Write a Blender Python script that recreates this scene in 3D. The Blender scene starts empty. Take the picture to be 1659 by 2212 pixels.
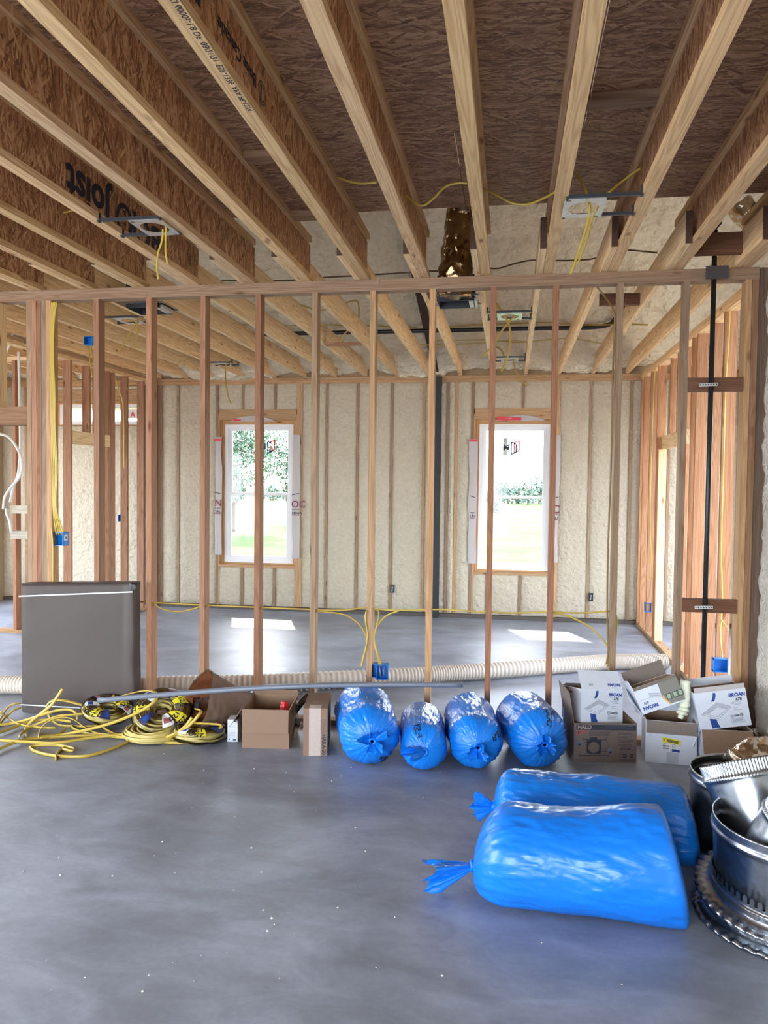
import bpy, math, random
import numpy as np
from mathutils import Vector, Matrix, noise as mnoise
random.seed(7)
SC = bpy.context.scene
COL = SC.collection
PI = math.pi

# ------------------------------------------------------------------ camera
W_PX, H_PX = 1659, 2212
F_PX, YAW, PITCH, ROLL, CAM_H = 1656.6, 0.1628, -0.0358, 0.0114, 1.69
def cam_axes():
    cy, sy = math.cos(YAW), math.sin(YAW)
    F = Vector((-sy, cy, 0)); R = Vector((cy, sy, 0)); U = Vector((0, 0, 1))
    F2 = math.cos(PITCH)*F + math.sin(PITCH)*U
    U2 = -math.sin(PITCH)*F + math.cos(PITCH)*U
    R2 = math.cos(ROLL)*R + math.sin(ROLL)*U2
    U3 = -math.sin(ROLL)*R + math.cos(ROLL)*U2
    return F2, R2, U3
CF, CR, CU = cam_axes()
CP = Vector((0, 0, CAM_H))
cam = bpy.data.objects.new('camera', bpy.data.cameras.new('camera'))
COL.objects.link(cam)
cam.matrix_world = Matrix(((CR.x, CU.x, -CF.x, 0), (CR.y, CU.y, -CF.y, 0), (CR.z, CU.z, -CF.z, CAM_H), (0, 0, 0, 1)))
cam.data.sensor_fit = 'VERTICAL'; cam.data.sensor_height = 36.0; cam.data.sensor_width = 27.0
cam.data.lens = F_PX/H_PX*36.0
cam.data.clip_start = 0.05; cam.data.clip_end = 1000
SC.camera = cam

# ------------------------------------------------------------------ world, sun, exposure
SC.view_settings.view_transform = 'Standard'
SC.view_settings.look = 'None'
SC.view_settings.gamma = 1.0
SC.view_settings.use_curve_mapping = False
SC.view_settings.exposure = 0.80
try:
    SC.cycles.use_denoising = True
    SC.cycles.max_bounces = 10; SC.cycles.diffuse_bounces = 6; SC.cycles.glossy_bounces = 4
    SC.cycles.transparent_max_bounces = 12
    SC.cycles.sample_clamp_indirect = 6.0
    SC.cycles.caustics_reflective = False; SC.cycles.caustics_refractive = False
except Exception:
    pass
world = bpy.data.worlds.new('sky'); SC.world = world; world.use_nodes = True
wn = world.node_tree.nodes; wl = world.node_tree.links; wn.clear()
wo = wn.new('ShaderNodeOutputWorld'); bg = wn.new('ShaderNodeBackground')
sky = wn.new('ShaderNodeTexSky'); sky.sky_type = 'NISHITA'; sky.sun_disc = False
sky.sun_elevation = math.radians(43); sky.sun_rotation = math.radians(-20); sky.dust_density = 1.5; sky.air_density = 1.0
haze = wn.new('ShaderNodeMix'); haze.data_type = 'RGBA'; haze.inputs[0].default_value = 0.45
haze.inputs[7].default_value = (9.0, 9.5, 10.5, 1)
wl.new(sky.outputs[0], haze.inputs[6]); wl.new(haze.outputs[2], bg.inputs[0])
bg.inputs[1].default_value = 1.15
wl.new(bg.outputs[0], wo.inputs[0])
sun = bpy.data.objects.new('sun', bpy.data.lights.new('sun', 'SUN')); COL.objects.link(sun)
sun.data.energy = 8.0; sun.data.angle = math.radians(0.6); sun.data.color = (1, .95, .86)
sun.rotation_euler = Vector((0.38, -1.0, -0.93)).to_track_quat('-Z', 'Y').to_euler()
def window_light(name, loc, direction, sx, sy, power, color):
    l = bpy.data.lights.new(name, 'AREA'); l.shape = 'RECTANGLE'; l.size = sx; l.size_y = sy
    l.energy = power; l.color = color
    o = bpy.data.objects.new(name, l); COL.objects.link(o)
    o.location = loc; o.rotation_euler = Vector(direction).to_track_quat('-Z', 'Y').to_euler()
    return o
# fill lamps added in unseen openings behind and left, standing in for daylight
window_light('daylight_fill_rear', (-2.6, -3.3, 1.35), (0, 1, 0.30), 5.0, 2.3, 195, (.82, .91, 1.0))
window_light('daylight_fill_side', (-6.9, 1.6, 1.35), (1, 0.1, 0.25), 3.6, 2.2, 100, (.82, .91, 1.0))
def portal(loc, direction, sx, sy):
    o = window_light('sky_portal', loc, direction, sx, sy, 1, (1, 1, 1)); o.data.cycles.is_portal = True
portal((-3.33, 9.93, 1.55), (0, -1, 0), .95, 1.9)
portal((.04, 9.93, 1.55), (0, -1, 0), .95, 1.9)
portal((-5.62, 9.93, 2.61), (0, -1, 0), 1.3, .35)
portal((-7.02, 7.5, 1.5), (1, 0, 0), 3.6, 2.1)
portal((2.78, 7.5, 1.5), (-1, 0, 0), 3.6, 2.2)

# ------------------------------------------------------------------ helpers
def ray(px, py):
    return CF + CR*((px - W_PX/2)/F_PX) - CU*((py - H_PX/2)/F_PX)
def at(px, py, Y):           # point of the photograph on the plane at depth Y
    d = ray(px, py); return CP + d*(Y/d.y)
def at_z(px, py, Z=0.0):
    d = ray(px, py); return CP + d*((Z - CAM_H)/d.z)
def at_x(px, py, X):
    d = ray(px, py); return CP + d*(X/d.x)

class MB:
    def __init__(s): s.v = []; s.f = []
    def add(s, vs, fs):
        n = len(s.v); s.v.extend(Vector(v) for v in vs); s.f.extend(tuple(i+n for i in f) for f in fs); return s
    def box(s, x0, x1, y0, y1, z0, z1):
        return s.add([(x0,y0,z0),(x1,y0,z0),(x1,y1,z0),(x0,y1,z0),(x0,y0,z1),(x1,y0,z1),(x1,y1,z1),(x0,y1,z1)],
                     [(0,3,2,1),(4,5,6,7),(0,1,5,4),(1,2,6,5),(2,3,7,6),(3,0,4,7)])
    def grid(s, fn, nu, nv, wrap_u=False, wrap_v=False):
        vs = [fn(i/(nu if wrap_u else nu-1), j/(nv if wrap_v else nv-1)) for i in range(nu) for j in range(nv)]
        fs = []
        for i in range(nu if wrap_u else nu-1):
            for j in range(nv if wrap_v else nv-1):
                a = i*nv+j; b = ((i+1) % nu)*nv+j; c = ((i+1) % nu)*nv+(j+1) % nv; d = i*nv+(j+1) % nv
                fs.append((a, b, c, d))
        return s.add(vs, fs)
    def lathe(s, prof, n=32, ripple=None, cap0=False, cap1=False):
        m = len(prof); vs = []
        for k, (r, z) in enumerate(prof):
            for j in range(n):
                a = 2*PI*j/n; rr = r + (ripple(k, a) if ripple else 0)
                vs.append((rr*math.cos(a), rr*math.sin(a), z))
        fs = [(k*n+j, k*n+(j+1) % n, (k+1)*n+(j+1) % n, (k+1)*n+j) for k in range(m-1) for j in range(n)]
        if cap0: fs.append(tuple(range(n))[::-1])
        if cap1: fs.append(tuple((m-1)*n+j for j in range(n)))
        return s.add(vs, fs)
    def tube(s, pts, rw, rt=None, n=8, up=(0, 0, 1), ripple=None, cap=True):
        rt = rw if rt is None else rt
        pts = [Vector(p) for p in pts]; m = len(pts); side = None; vs = []
        for i, p in enumerate(pts):
            t = (pts[min(i+1, m-1)] - pts[max(i-1, 0)])
            if t.length < 1e-9: t = Vector((0, 0, 1))
            t.normalize()
            if side is None:
                side = Vector(up).cross(t)
                if side.length < 1e-3: side = Vector((1, 0, 0)).cross(t)
            side = side - t*side.dot(t)
            side.normalize(); nn = t.cross(side)
            q = 1 + (ripple(i) if ripple else 0)
            for j in range(n):
                a = 2*PI*j/n
                vs.append(p + side*(rt*q*math.cos(a)) + nn*(rw*q*math.sin(a)))
        fs = [(i*n+j, i*n+(j+1) % n, (i+1)*n+(j+1) % n, (i+1)*n+j) for i in range(m-1) for j in range(n)]
        if cap: fs += [tuple(range(n))[::-1], tuple((m-1)*n+j for j in range(n))]
        return s.add(vs, fs)
    def xf(s, M):
        s.v = [M @ v for v in s.v]; return s
    def build(s, name, mat, parent=None, smooth=False, loc=None, rot=None):
        me = bpy.data.meshes.new(name); me.from_pydata([tuple(v) for v in s.v], [], s.f); me.update()
        if smooth:
            me.polygons.foreach_set('use_smooth', [True]*len(me.polygons))
        return link(name, me, mat, parent, loc, rot)
def link(name, data, mat, parent=None, loc=None, rot=None):
    if mat and len(data.materials) == 0: data.materials.append(mat)
    o = bpy.data.objects.new(name, data); COL.objects.link(o)
    if parent: o.parent = parent
    if loc is not None: o.location = loc
    if rot is not None: o.rotation_euler = rot
    return o
def tag(o, label=None, cat=None, group=None, kind=None):
    if label: o['label'] = label
    if cat: o['category'] = cat
    if group: o['group'] = group
    if kind: o['kind'] = kind
    return o
def empty(name, loc=(0, 0, 0), rot=(0, 0, 0), parent=None):
    o = bpy.data.objects.new(name, None); COL.objects.link(o); o.location = loc; o.rotation_euler = rot
    o.empty_display_size = .05
    if parent: o.parent = parent
    return o
def thing(name, label, cat, loc=(0, 0, 0), rot=(0, 0, 0), group=None):
    return tag(empty(name, loc, rot), label, cat, group)
def structure(name, label=None):
    return tag(empty(name), label, None, None, 'structure')
def spline(pts, per=8):
    p = [Vector(q) for q in pts]
    if len(p) < 3: return [p[0].lerp(p[1], i/per) for i in range(per+1)]
    p = [p[0]*2-p[1]] + p + [p[-1]*2-p[-2]]; out = []
    for i in range(1, len(p)-2):
        a, b, c, d = p[i-1:i+3]
        for k in range(per):
            t = k/per
            out.append(.5*((2*b)+(c-a)*t+(2*a-5*b+4*c-d)*t*t+(3*b-a-3*c+d)*t**3))
    out.append(p[-2]); return out

# ------------------------------------------------------------------ materials
MATS = {}
def newmat(name):
    m = bpy.data.materials.new(name); m.use_nodes = True; MATS[name] = m
    nt = m.node_tree; b = nt.nodes['Principled BSDF']; return m, nt.nodes, nt.links, b
def plain(name, col, rough=.5, metal=0, bump=0, bscale=40, vary=0, spec=.5, aniso=None):
    m, n, l, b = newmat(name)
    b.inputs['Base Color'].default_value = (*col, 1); b.inputs['Roughness'].default_value = rough
    b.inputs['Metallic'].default_value = metal; b.inputs['Specular IOR Level'].default_value = spec
    if bump or vary:
        tc = n.new('ShaderNodeTexCoord'); mp = n.new('ShaderNodeMapping'); ns = n.new('ShaderNodeTexNoise')
        if aniso: mp.inputs['Scale'].default_value = aniso
        l.new(tc.outputs['Object'], mp.inputs[0]); l.new(mp.outputs[0], ns.inputs[0])
        ns.inputs['Scale'].default_value = bscale; ns.inputs['Detail'].default_value = 5
        if bump:
            bp = n.new('ShaderNodeBump'); bp.inputs['Strength'].default_value = bump; bp.inputs['Distance'].default_value = .01
            l.new(ns.outputs[0], bp.inputs['Height']); l.new(bp.outputs[0], b.inputs['Normal'])
        if vary:
            mx = n.new('ShaderNodeMix'); mx.data_type = 'RGBA'; mx.blend_type = 'MULTIPLY'
            cr = n.new('ShaderNodeValToRGB'); cr.color_ramp.elements[0].position = .3; cr.color_ramp.elements[1].position = .7
            cr.color_ramp.elements[0].color = (1-vary, 1-vary, 1-vary, 1); cr.color_ramp.elements[1].color = (1, 1, 1, 1)
            l.new(ns.outputs[0], cr.inputs[0]); mx.inputs[0].default_value = 1; mx.inputs[6].default_value = (*col, 1)
            l.new(cr.outputs[0], mx.inputs[7]); l.new(mx.outputs[2], b.inputs['Base Color'])
    return m
def mat_lumber():
    m, n, l, b = newmat('sawn_lumber')
    oi = n.new('ShaderNodeObjectInfo'); tc = n.new('ShaderNodeTexCoord')
    add = n.new('ShaderNodeVectorMath'); add.operation = 'MULTIPLY_ADD'
    l.new(oi.outputs['Random'], add.inputs[0]); add.inputs[1].default_value = (7, 5, 13); l.new(tc.outputs['Object'], add.inputs[2])
    def noise(scale, sc, det=3, dist=0):
        mp = n.new('ShaderNodeMapping'); mp.inputs['Scale'].default_value = sc
        l.new(add.outputs[0], mp.inputs[0]); t = n.new('ShaderNodeTexNoise'); l.new(mp.outputs[0], t.inputs[0])
        t.inputs['Scale'].default_value = scale; t.inputs['Detail'].default_value = det; t.inputs['Distortion'].default_value = dist
        return t
    # growth rings: bands of a smooth field stretched along the length
    low = noise(1.0, (9, 9, .55), 2, .4)
    mul = n.new('ShaderNodeMath'); mul.operation = 'MULTIPLY'; mul.inputs[1].default_value = 95
    sn = n.new('ShaderNodeMath'); sn.operation = 'SINE'; l.new(low.outputs[0], mul.inputs[0]); l.new(mul.outputs[0], sn.inputs[0])
    fine = noise(1.0, (160, 160, 3), 3)
    cr = n.new('ShaderNodeValToRGB'); cr.color_ramp.elements[0].color = (.72, .60, .50, 1); cr.color_ramp.elements[1].color = (1.08, 1.06, 1.02, 1)
    cr.color_ramp.elements[0].position = .0; cr.color_ramp.elements[1].position = .75
    mr = n.new('ShaderNodeMapRange'); mr.inputs[1].default_value = -1; mr.inputs[2].default_value = 1
    l.new(sn.outputs[0], mr.inputs[0]); l.new(mr.outputs[0], cr.inputs[0])
    m1 = n.new('ShaderNodeMix'); m1.data_type = 'RGBA'; m1.blend_type = 'MULTIPLY'; m1.inputs[0].default_value = .55
    l.new(oi.outputs['Color'], m1.inputs[6]); l.new(cr.outputs[0], m1.inputs[7])
    cr2 = n.new('ShaderNodeValToRGB'); cr2.color_ramp.elements[0].color = (.78, .74, .70, 1); cr2.color_ramp.elements[1].color = (1.1, 1.1, 1.1, 1)
    cr2.color_ramp.elements[0].position = .3; cr2.color_ramp.elements[1].position = .7
    l.new(fine.outputs[0], cr2.inputs[0])
    m2 = n.new('ShaderNodeMix'); m2.data_type = 'RGBA'; m2.blend_type = 'MULTIPLY'; m2.inputs[0].default_value = .8
    l.new(m1.outputs[2], m2.inputs[6]); l.new(cr2.outputs[0], m2.inputs[7])
    # knots
    mp = n.new('ShaderNodeMapping'); mp.inputs['Scale'].default_value = (9, 9, 3.0); l.new(add.outputs[0], mp.inputs[0])
    vo = n.new('ShaderNodeTexVoronoi'); vo.inputs['Scale'].default_value = 1.0; l.new(mp.outputs[0], vo.inputs[0])
    ck = n.new('ShaderNodeValToRGB'); ck.color_ramp.elements[0].position = .05; ck.color_ramp.elements[1].position = .16
    ck.color_ramp.elements[0].color = (.35, .25, .2, 1); ck.color_ramp.elements[1].color = (1, 1, 1, 1)
    l.new(vo.outputs['Distance'], ck.inputs[0])
    m3 = n.new('ShaderNodeMix'); m3.data_type = 'RGBA'; m3.blend_type = 'MULTIPLY'; m3.inputs[0].default_value = .9
    l.new(m2.outputs[2], m3.inputs[6]); l.new(ck.outputs[0], m3.inputs[7]); l.new(m3.outputs[2], b.inputs['Base Color'])
    b.inputs['Roughness'].default_value = .62; b.inputs['Specular IOR Level'].default_value = .25
    bp = n.new('ShaderNodeBump'); bp.inputs['Strength'].default_value = .15; bp.inputs['Distance'].default_value = .004
    l.new(fine.outputs[0], bp.inputs['Height']); l.new(bp.outputs[0], b.inputs['Normal'])
    return m
def mat_osb(name, dark, mid, light, plane):
    # overlapping wood strands: the layer whose cell is highest shows
    m, n, l, b = newmat(name)
    tc = n.new('ShaderNodeTexCoord'); oi = n.new('ShaderNodeObjectInfo')
    add = n.new('ShaderNodeVectorMath'); add.operation = 'MULTIPLY_ADD'
    l.new(oi.outputs['Random'], add.inputs[0]); add.inputs[1].default_value = (11, 17, 5); l.new(tc.outputs['Object'], add.inputs[2])
    wob = n.new('ShaderNodeTexNoise'); wob.inputs['Scale'].default_value = 6; l.new(add.outputs[0], wob.inputs[0])
    wv = n.new('ShaderNodeVectorMath'); wv.operation = 'MULTIPLY_ADD'; wv.inputs[1].default_value = (.012, .012, .012)
    l.new(wob.outputs['Color'], wv.inputs[0]); l.new(add.outputs[0], wv.inputs[2])
    prev = None
    for k, (ang, sa, sb) in enumerate(((8, 8, 85), (-14, 9, 75), (17, 8, 70), (-38, 10, 80), (42, 10, 90), (2, 13, 110))):
        mp = n.new('ShaderNodeMapping'); mp.vector_type = 'TEXTURE'
        a = math.radians(ang)
        if plane == 'xy': mp.inputs['Rotation'].default_value = (0, 0, a); sc = (1/sa, 1/sb, .4)
        else: mp.inputs['Rotation'].default_value = (a, 0, 0); sc = (.4, 1/sb, 1/sa)
        mp.inputs['Scale'].default_value = sc; mp.inputs['Location'].default_value = (k*.37, k*.53, k*.29)
        l.new(wv.outputs[0], mp.inputs[0])
        vo = n.new('ShaderNodeTexVoronoi'); vo.inputs['Scale'].default_value = 1; vo.voronoi_dimensions = '3D'
        l.new(mp.outputs[0], vo.inputs[0])
        sep = n.new('ShaderNodeSeparateColor'); l.new(vo.outputs['Color'], sep.inputs[0])
        h, c = sep.outputs[0], sep.outputs[1]
        # thin dark edge round a strand
        if prev is None: prev = (h, c)
        else:
            gt = n.new('ShaderNodeMath'); gt.operation = 'GREATER_THAN'; l.new(h, gt.inputs[0]); l.new(prev[0], gt.inputs[1])
            mh = n.new('ShaderNodeMath'); mh.operation = 'MAXIMUM'; l.new(h, mh.inputs[0]); l.new(prev[0], mh.inputs[1])
            mc = n.new('ShaderNodeMix'); l.new(gt.outputs[0], mc.inputs[0]); l.new(prev[1], mc.inputs[2]); l.new(c, mc.inputs[3])
            prev = (mh.outputs[0], mc.outputs[0])
    cr = n.new('ShaderNodeValToRGB'); e = cr.color_ramp.elements
    e[0].position = 0; e[0].color = (*dark, 1); e[1].position = 1; e[1].color = (*light, 1)
    x = e.new(.45); x.color = (*mid, 1)
    fine = n.new('ShaderNodeTexNoise'); fine.inputs['Scale'].default_value = 90; fine.inputs['Detail'].default_value = 4
    l.new(add.outputs[0], fine.inputs[0])
    mm = n.new('ShaderNodeMath'); mm.operation = 'MULTIPLY_ADD'; mm.inputs[1].default_value = .5; l.new(fine.outputs[0], mm.inputs[0])
    sb_ = n.new('ShaderNodeMath'); sb_.operation = 'SUBTRACT'; sb_.inputs[1].default_value = .25; l.new(prev[1], sb_.inputs[0])
    l.new(sb_.outputs[0], mm.inputs[2]); l.new(mm.outputs[0], cr.inputs[0]); l.new(cr.outputs[0], b.inputs['Base Color'])
    b.inputs['Roughness'].default_value = .55; b.inputs['Specular IOR Level'].default_value = .3
    bp = n.new('ShaderNodeBump'); bp.inputs['Strength'].default_value = .5; bp.inputs['Distance'].default_value = .004
    l.new(prev[0], bp.inputs['Height']); l.new(bp.outputs[0], b.inputs['Normal'])
    return m
def mat_concrete():
    m, n, l, b = newmat('power_trowelled_concrete')
    tc = n.new('ShaderNodeTexCoord')
    def ns(scale, det, sc=(1, 1, 1), dist=0, rot=0):
        mp = n.new('ShaderNodeMapping'); mp.inputs['Scale'].default_value = sc; mp.inputs['Rotation'].default_value = (0, 0, rot)
        l.new(tc.outputs['Object'], mp.inputs[0]); t = n.new('ShaderNodeTexNoise'); l.new(mp.outputs[0], t.inputs[0])
        t.inputs['Scale'].default_value = scale; t.inputs['Detail'].default_value = det; t.inputs['Distortion'].default_value = dist
        t.inputs['Roughness'].default_value = .6
        return t
    a = ns(.9, 5, (1, 1.3, 1), .6); c = ns(3.2, 6, (1, 2.0, 1), .8, .35); d = ns(40, 3)
    def ramp(t, lo, hi, p0, p1):
        r = n.new('ShaderNodeValToRGB'); r.color_ramp.elements[0].position = p0; r.color_ramp.elements[1].position = p1
        r.color_ramp.elements[0].color = (*lo, 1); r.color_ramp.elements[1].color = (*hi, 1); l.new(t.outputs[0], r.inputs[0]); return r
    r1 = ramp(a, (.185, .204, .243), (.35, .388, .458), .34, .68)
    r2 = ramp(c, (.80, .79, .78), (1.10, 1.10, 1.11), .34, .64)
    r3 = ramp(d, (.93, .93, .93), (1.05, 1.05, 1.05), .3, .7)
    x = n.new('ShaderNodeMix'); x.data_type = 'RGBA'; x.blend_type = 'MULTIPLY'; x.inputs[0].default_value = 1
    y = n.new('ShaderNodeMix'); y.data_type = 'RGBA'; y.blend_type = 'MULTIPLY'; y.inputs[0].default_value = 1
    l.new(r1.outputs[0], x.inputs[6]); l.new(r2.outputs[0], x.inputs[7]); l.new(x.outputs[2], y.inputs[6]); l.new(r3.outputs[0], y.inputs[7])
    l.new(y.outputs[2], b.inputs['Base Color'])
    rr = n.new('ShaderNodeMapRange'); rr.inputs[1].default_value = .3; rr.inputs[2].default_value = .7
    rr.inputs[3].default_value = .40; rr.inputs[4].default_value = .52; l.new(c.outputs[0], rr.inputs[0]); l.new(rr.outputs[0], b.inputs['Roughness'])
    bp = n.new('ShaderNodeBump'); bp.inputs['Strength'].default_value = .10; bp.inputs['Distance'].default_value = .01
    l.new(c.outputs[0], bp.inputs['Height']); l.new(bp.outputs[0], b.inputs['Normal'])
    b.inputs['Specular IOR Level'].default_value = .75
    return m
def mat_plastic(name, col, rough=.3, wr=.6, scale=9, aniso=(1, 3, 3)):
    m, n, l, b = newmat(name)
    b.inputs['Base Color'].default_value = (*col, 1); b.inputs['Roughness'].default_value = rough
    b.inputs['Specular IOR Level'].default_value = .45
    b.inputs['Coat Weight'].default_value = .08; b.inputs['Coat Roughness'].default_value = .15
    tc = n.new('ShaderNodeTexCoord'); mp = n.new('ShaderNodeMapping'); mp.inputs['Scale'].default_value = aniso
    t = n.new('ShaderNodeTexNoise'); t.inputs['Scale'].default_value = scale; t.inputs['Detail'].default_value = 6; t.inputs['Distortion'].default_value = 1.2
    l.new(tc.outputs['Object'], mp.inputs[0]); l.new(mp.outputs[0], t.inputs[0])
    bp = n.new('ShaderNodeBump'); bp.inputs['Strength'].default_value = wr; bp.inputs['Distance'].default_value = .02
    l.new(t.outputs[0], bp.inputs['Height']); l.new(bp.outputs[0], b.inputs['Normal']); l.new(bp.outputs[0], b.inputs['Coat Normal'])
    return m
def mat_clear(name, tint, fac):
    m = bpy.data.materials.new(name); m.use_nodes = True; n = m.node_tree.nodes; l = m.node_tree.links
    n.remove(n['Principled BSDF']); out = n['Material Output']
    tr = n.new('ShaderNodeBsdfTransparent'); gl = n.new('ShaderNodeBsdfGlossy'); mx = n.new('ShaderNodeMixShader')
    tr.inputs[0].default_value = (*tint, 1); gl.inputs['Roughness'].default_value = .06
    lw = n.new('ShaderNodeLayerWeight'); lw.inputs[0].default_value = fac
    l.new(lw.outputs['Fresnel'], mx.inputs[0]); l.new(tr.outputs[0], mx.inputs[1]); l.new(gl.outputs[0], mx.inputs[2]); l.new(mx.outputs[0], out.inputs[0])
    return m
def mat_metal(name, col, rough, bump=.1, scale=14, spangle=True):
    m, n, l, b = newmat(name)
    b.inputs['Metallic'].default_value = 1; b.inputs['Roughness'].default_value = rough
    tc = n.new('ShaderNodeTexCoord'); v = n.new('ShaderNodeTexVoronoi'); v.inputs['Scale'].default_value = scale*5
    l.new(tc.outputs['Object'], v.inputs[0]); s = n.new('ShaderNodeSeparateColor'); l.new(v.outputs['Color'], s.inputs[0])
    r = n.new('ShaderNodeValToRGB'); k = .75 if spangle else .92
    r.color_ramp.elements[0].color = (col[0]*k, col[1]*k, col[2]*k, 1); r.color_ramp.elements[1].color = (*col, 1)
    l.new(s.outputs[0], r.inputs[0]); l.new(r.outputs[0], b.inputs['Base Color'])
    t = n.new('ShaderNodeTexNoise'); t.inputs['Scale'].default_value = scale; l.new(tc.outputs['Object'], t.inputs[0])
    bp = n.new('ShaderNodeBump'); bp.inputs['Strength'].default_value = bump; bp.inputs['Distance'].default_value = .02
    l.new(t.outputs[0], bp.inputs['Height']); l.new(bp.outputs[0], b.inputs['Normal'])
    return m
M_LUM = mat_lumber()
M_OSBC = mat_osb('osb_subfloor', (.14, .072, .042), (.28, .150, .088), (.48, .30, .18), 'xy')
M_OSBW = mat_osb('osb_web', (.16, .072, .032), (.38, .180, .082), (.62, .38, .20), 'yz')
M_CONC = mat_concrete()
M_FOAM = plain('spray_foam', (.56, .49, .365), .75, bump=.8, bscale=22, vary=.12)
M_FOAMR = plain('roof_spray_foam', (.84, .75, .55), .8, bump=.8, bscale=14, vary=.16)
M_FOAMP = plain('spray_foam_pale', (.68, .65, .58), .75, bump=.4, bscale=40, vary=.08)
for _m, _d in ((M_FOAM, .03), (M_FOAMR, .07), (M_FOAMP, .03)):
    for _n in _m.node_tree.nodes:
        if _n.type == 'BUMP': _n.inputs['Distance'].default_value = _d; _n.inputs['Strength'].default_value = 1.0
M_END = plain('end_grain', (.075, .038, .022), .9, vary=.3, bscale=60)
M_DIRT = plain('grimy_sill_seal', (.10, .085, .07), .9, bump=.5, bscale=40)
M_BLUE = mat_plastic('blue_poly_bag', (.006, .20, .74), .27, .30, 10, (1, 4, 4))
M_BLUEF = mat_plastic('blue_poly_sleeve', (.005, .18, .72), .34, .26, 5, (1.2, 2.4, 2.4))
M_INK = plain('black_ink', (.012, .014, .03), .6)
M_INKF = plain('faded_ink', (.02, .05, .16), .6)
M_CARD = plain('brown_cardboard', (.27, .165, .105), .8, bump=.08, bscale=120, vary=.12)
M_CARDIN = plain('cardboard_inside', (.30, .19, .115), .85, vary=.15, bscale=12)
M_CARDG = plain('dusty_cardboard', (.25, .20, .165), .85, bump=.2, bscale=220, vary=.25)
M_WHITE = plain('white_carton_print', (.70, .74, .82), .55, vary=.06, bscale=10)
M_PRBLUE = plain('print_navy', (.015, .06, .28), .5)
M_PRGREY = plain('print_grey', (.16, .17, .22), .6)
M_PRRED = plain('print_red', (.36, .10, .09), .6)
M_PRORANGE = plain('print_orange', (.75, .42, .10), .6)
M_PRYEL = plain('print_yellow', (.80, .68, .03), .6)
M_PRDARK = plain('print_charcoal', (.028, .034, .055), .6)
M_PRWHITE = plain('print_white', (.75, .75, .75), .6)
M_TAPE = plain('tan_packing_tape', (.52, .42, .35), .35, vary=.08)
M_WRAP = plain('dark_kraft_wrap', (.062, .045, .037), .55, bump=.05, bscale=6, aniso=(6, 1, .6))
M_PAPER = plain('kraft_paper', (.21, .135, .095), .75, bump=.3, bscale=14, vary=.12)
M_PAPERIN = plain('kraft_paper_inside', (.24, .075, .022), .9, bump=.4, bscale=25, vary=.3)
M_YEL = plain('yellow_cable_jacket', (.56, .40, .065), .38, vary=.12, bscale=14)
M_YELP = plain('pale_yellow_cable', (.62, .49, .15), .4, vary=.1, bscale=14)
M_YELD = plain('aged_yellow_cable', (.42, .27, .04), .45)
M_WHTC = plain('white_cable', (.75, .72, .66), .4)
M_PVC = plain('grey_pvc', (.17, .19, .235), .35)
M_HOSE = plain('beige_ribbed_plastic', (.68, .60, .50), .45)
M_BLACK = plain('black_plastic', (.012, .012, .014), .4)
M_STEELB = plain('black_painted_steel', (.014, .014, .016), .6, bump=.05, bscale=60)
M_TAPEB = plain('dark_duct_tape', (.06, .05, .05), .5)
M_GALV = mat_metal('galvanized_steel', (.46, .49, .53), .30, .05, 9)
M_GALVL = mat_metal('bright_galvanized', (.72, .75, .78), .38, .05, 20)
M_FOIL = mat_metal('crinkled_foil', (.62, .52, .42), .26, .9, 16, False)
M_FOILB = mat_metal('dark_metallized_film', (.27, .17, .09), .22, .9, 12, False)
M_DARKM = plain('dark_grey_metal', (.06, .065, .075), .4, .6)
M_BOXB = plain('blue_outlet_box', (.008, .20, .62), .35)
M_VINYL = plain('white_vinyl', (.80, .80, .80), .35)
M_HWRAP = plain('house_wrap', (.46, .415, .40), .5, bump=.5, bscale=9, aniso=(3, 1, 1))
M_REDT = plain('red_seam_tape', (.70, .03, .05), .4)
M_GLASS = mat_clear('window_glass', (.97, .99, .98), .25)
M_FILM = mat_clear('clear_film', (.965, .97, .975), .22)
M_STRAP = plain('white_strap', (.62, .64, .70), .4)
M_RED = plain('red_plastic', (.55, .01, .015), .3)
M_GRASS = None
TONE = dict(red=(.37, .20, .12), red2=(.31, .155, .09), brown=(.26, .15, .085), tan=(.50, .315, .17), pale=(.76, .56, .33), pine=(.82, .60, .35),
            grey=(.33, .235, .155), choc=(.155, .075, .045), plate=(.31, .205, .135))

# lumber: the mesh's own Z runs along the piece so the grain follows it
def lumber(name, x0, x1, y0, y1, z0, z1, tone, parent, mat=None, jit=.10):
    dx, dy, dz = x1-x0, y1-y0, z1-z0
    c = Vector(((x0+x1)/2, (y0+y1)/2, (z0+z1)/2))
    mb = MB()
    if dz >= dx and dz >= dy: mb.box(-dx/2, dx/2, -dy/2, dy/2, -dz/2, dz/2); rot = (0, 0, 0)
    elif dy >= dx: mb.box(-dx/2, dx/2, -dz/2, dz/2, -dy/2, dy/2); rot = (-PI/2, 0, 0)
    else: mb.box(-dz/2, dz/2, -dy/2, dy/2, -dx/2, dx/2); rot = (0, PI/2, 0)
    o = mb.build(name, mat or M_LUM, parent, False, c, rot)
    t = TONE[tone] if isinstance(tone, str) else tone
    k = 1 + random.uniform(-jit, jit); h = random.uniform(-jit, jit)*.5
    o.color = (t[0]*k*(1+h), t[1]*k, t[2]*k*(1-h), 1)
    return o
def board(name, p0, p1, w, t, tone, parent, up=(0, 0, 1)):
    p0, p1 = Vector(p0), Vector(p1); d = p1-p0; L = d.length; d.normalize()
    s = Vector(up).cross(d); s.normalize(); u = d.cross(s)
    o = MB().box(-t/2, t/2, -w/2, w/2, -L/2, L/2).build(name, M_LUM, parent)
    R = Matrix((s, u, d)).transposed().to_4x4(); R.translation = (p0+p1)/2
    o.matrix_world = R; q = TONE[tone]; o.color = (*q, 1)
    return o
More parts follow.
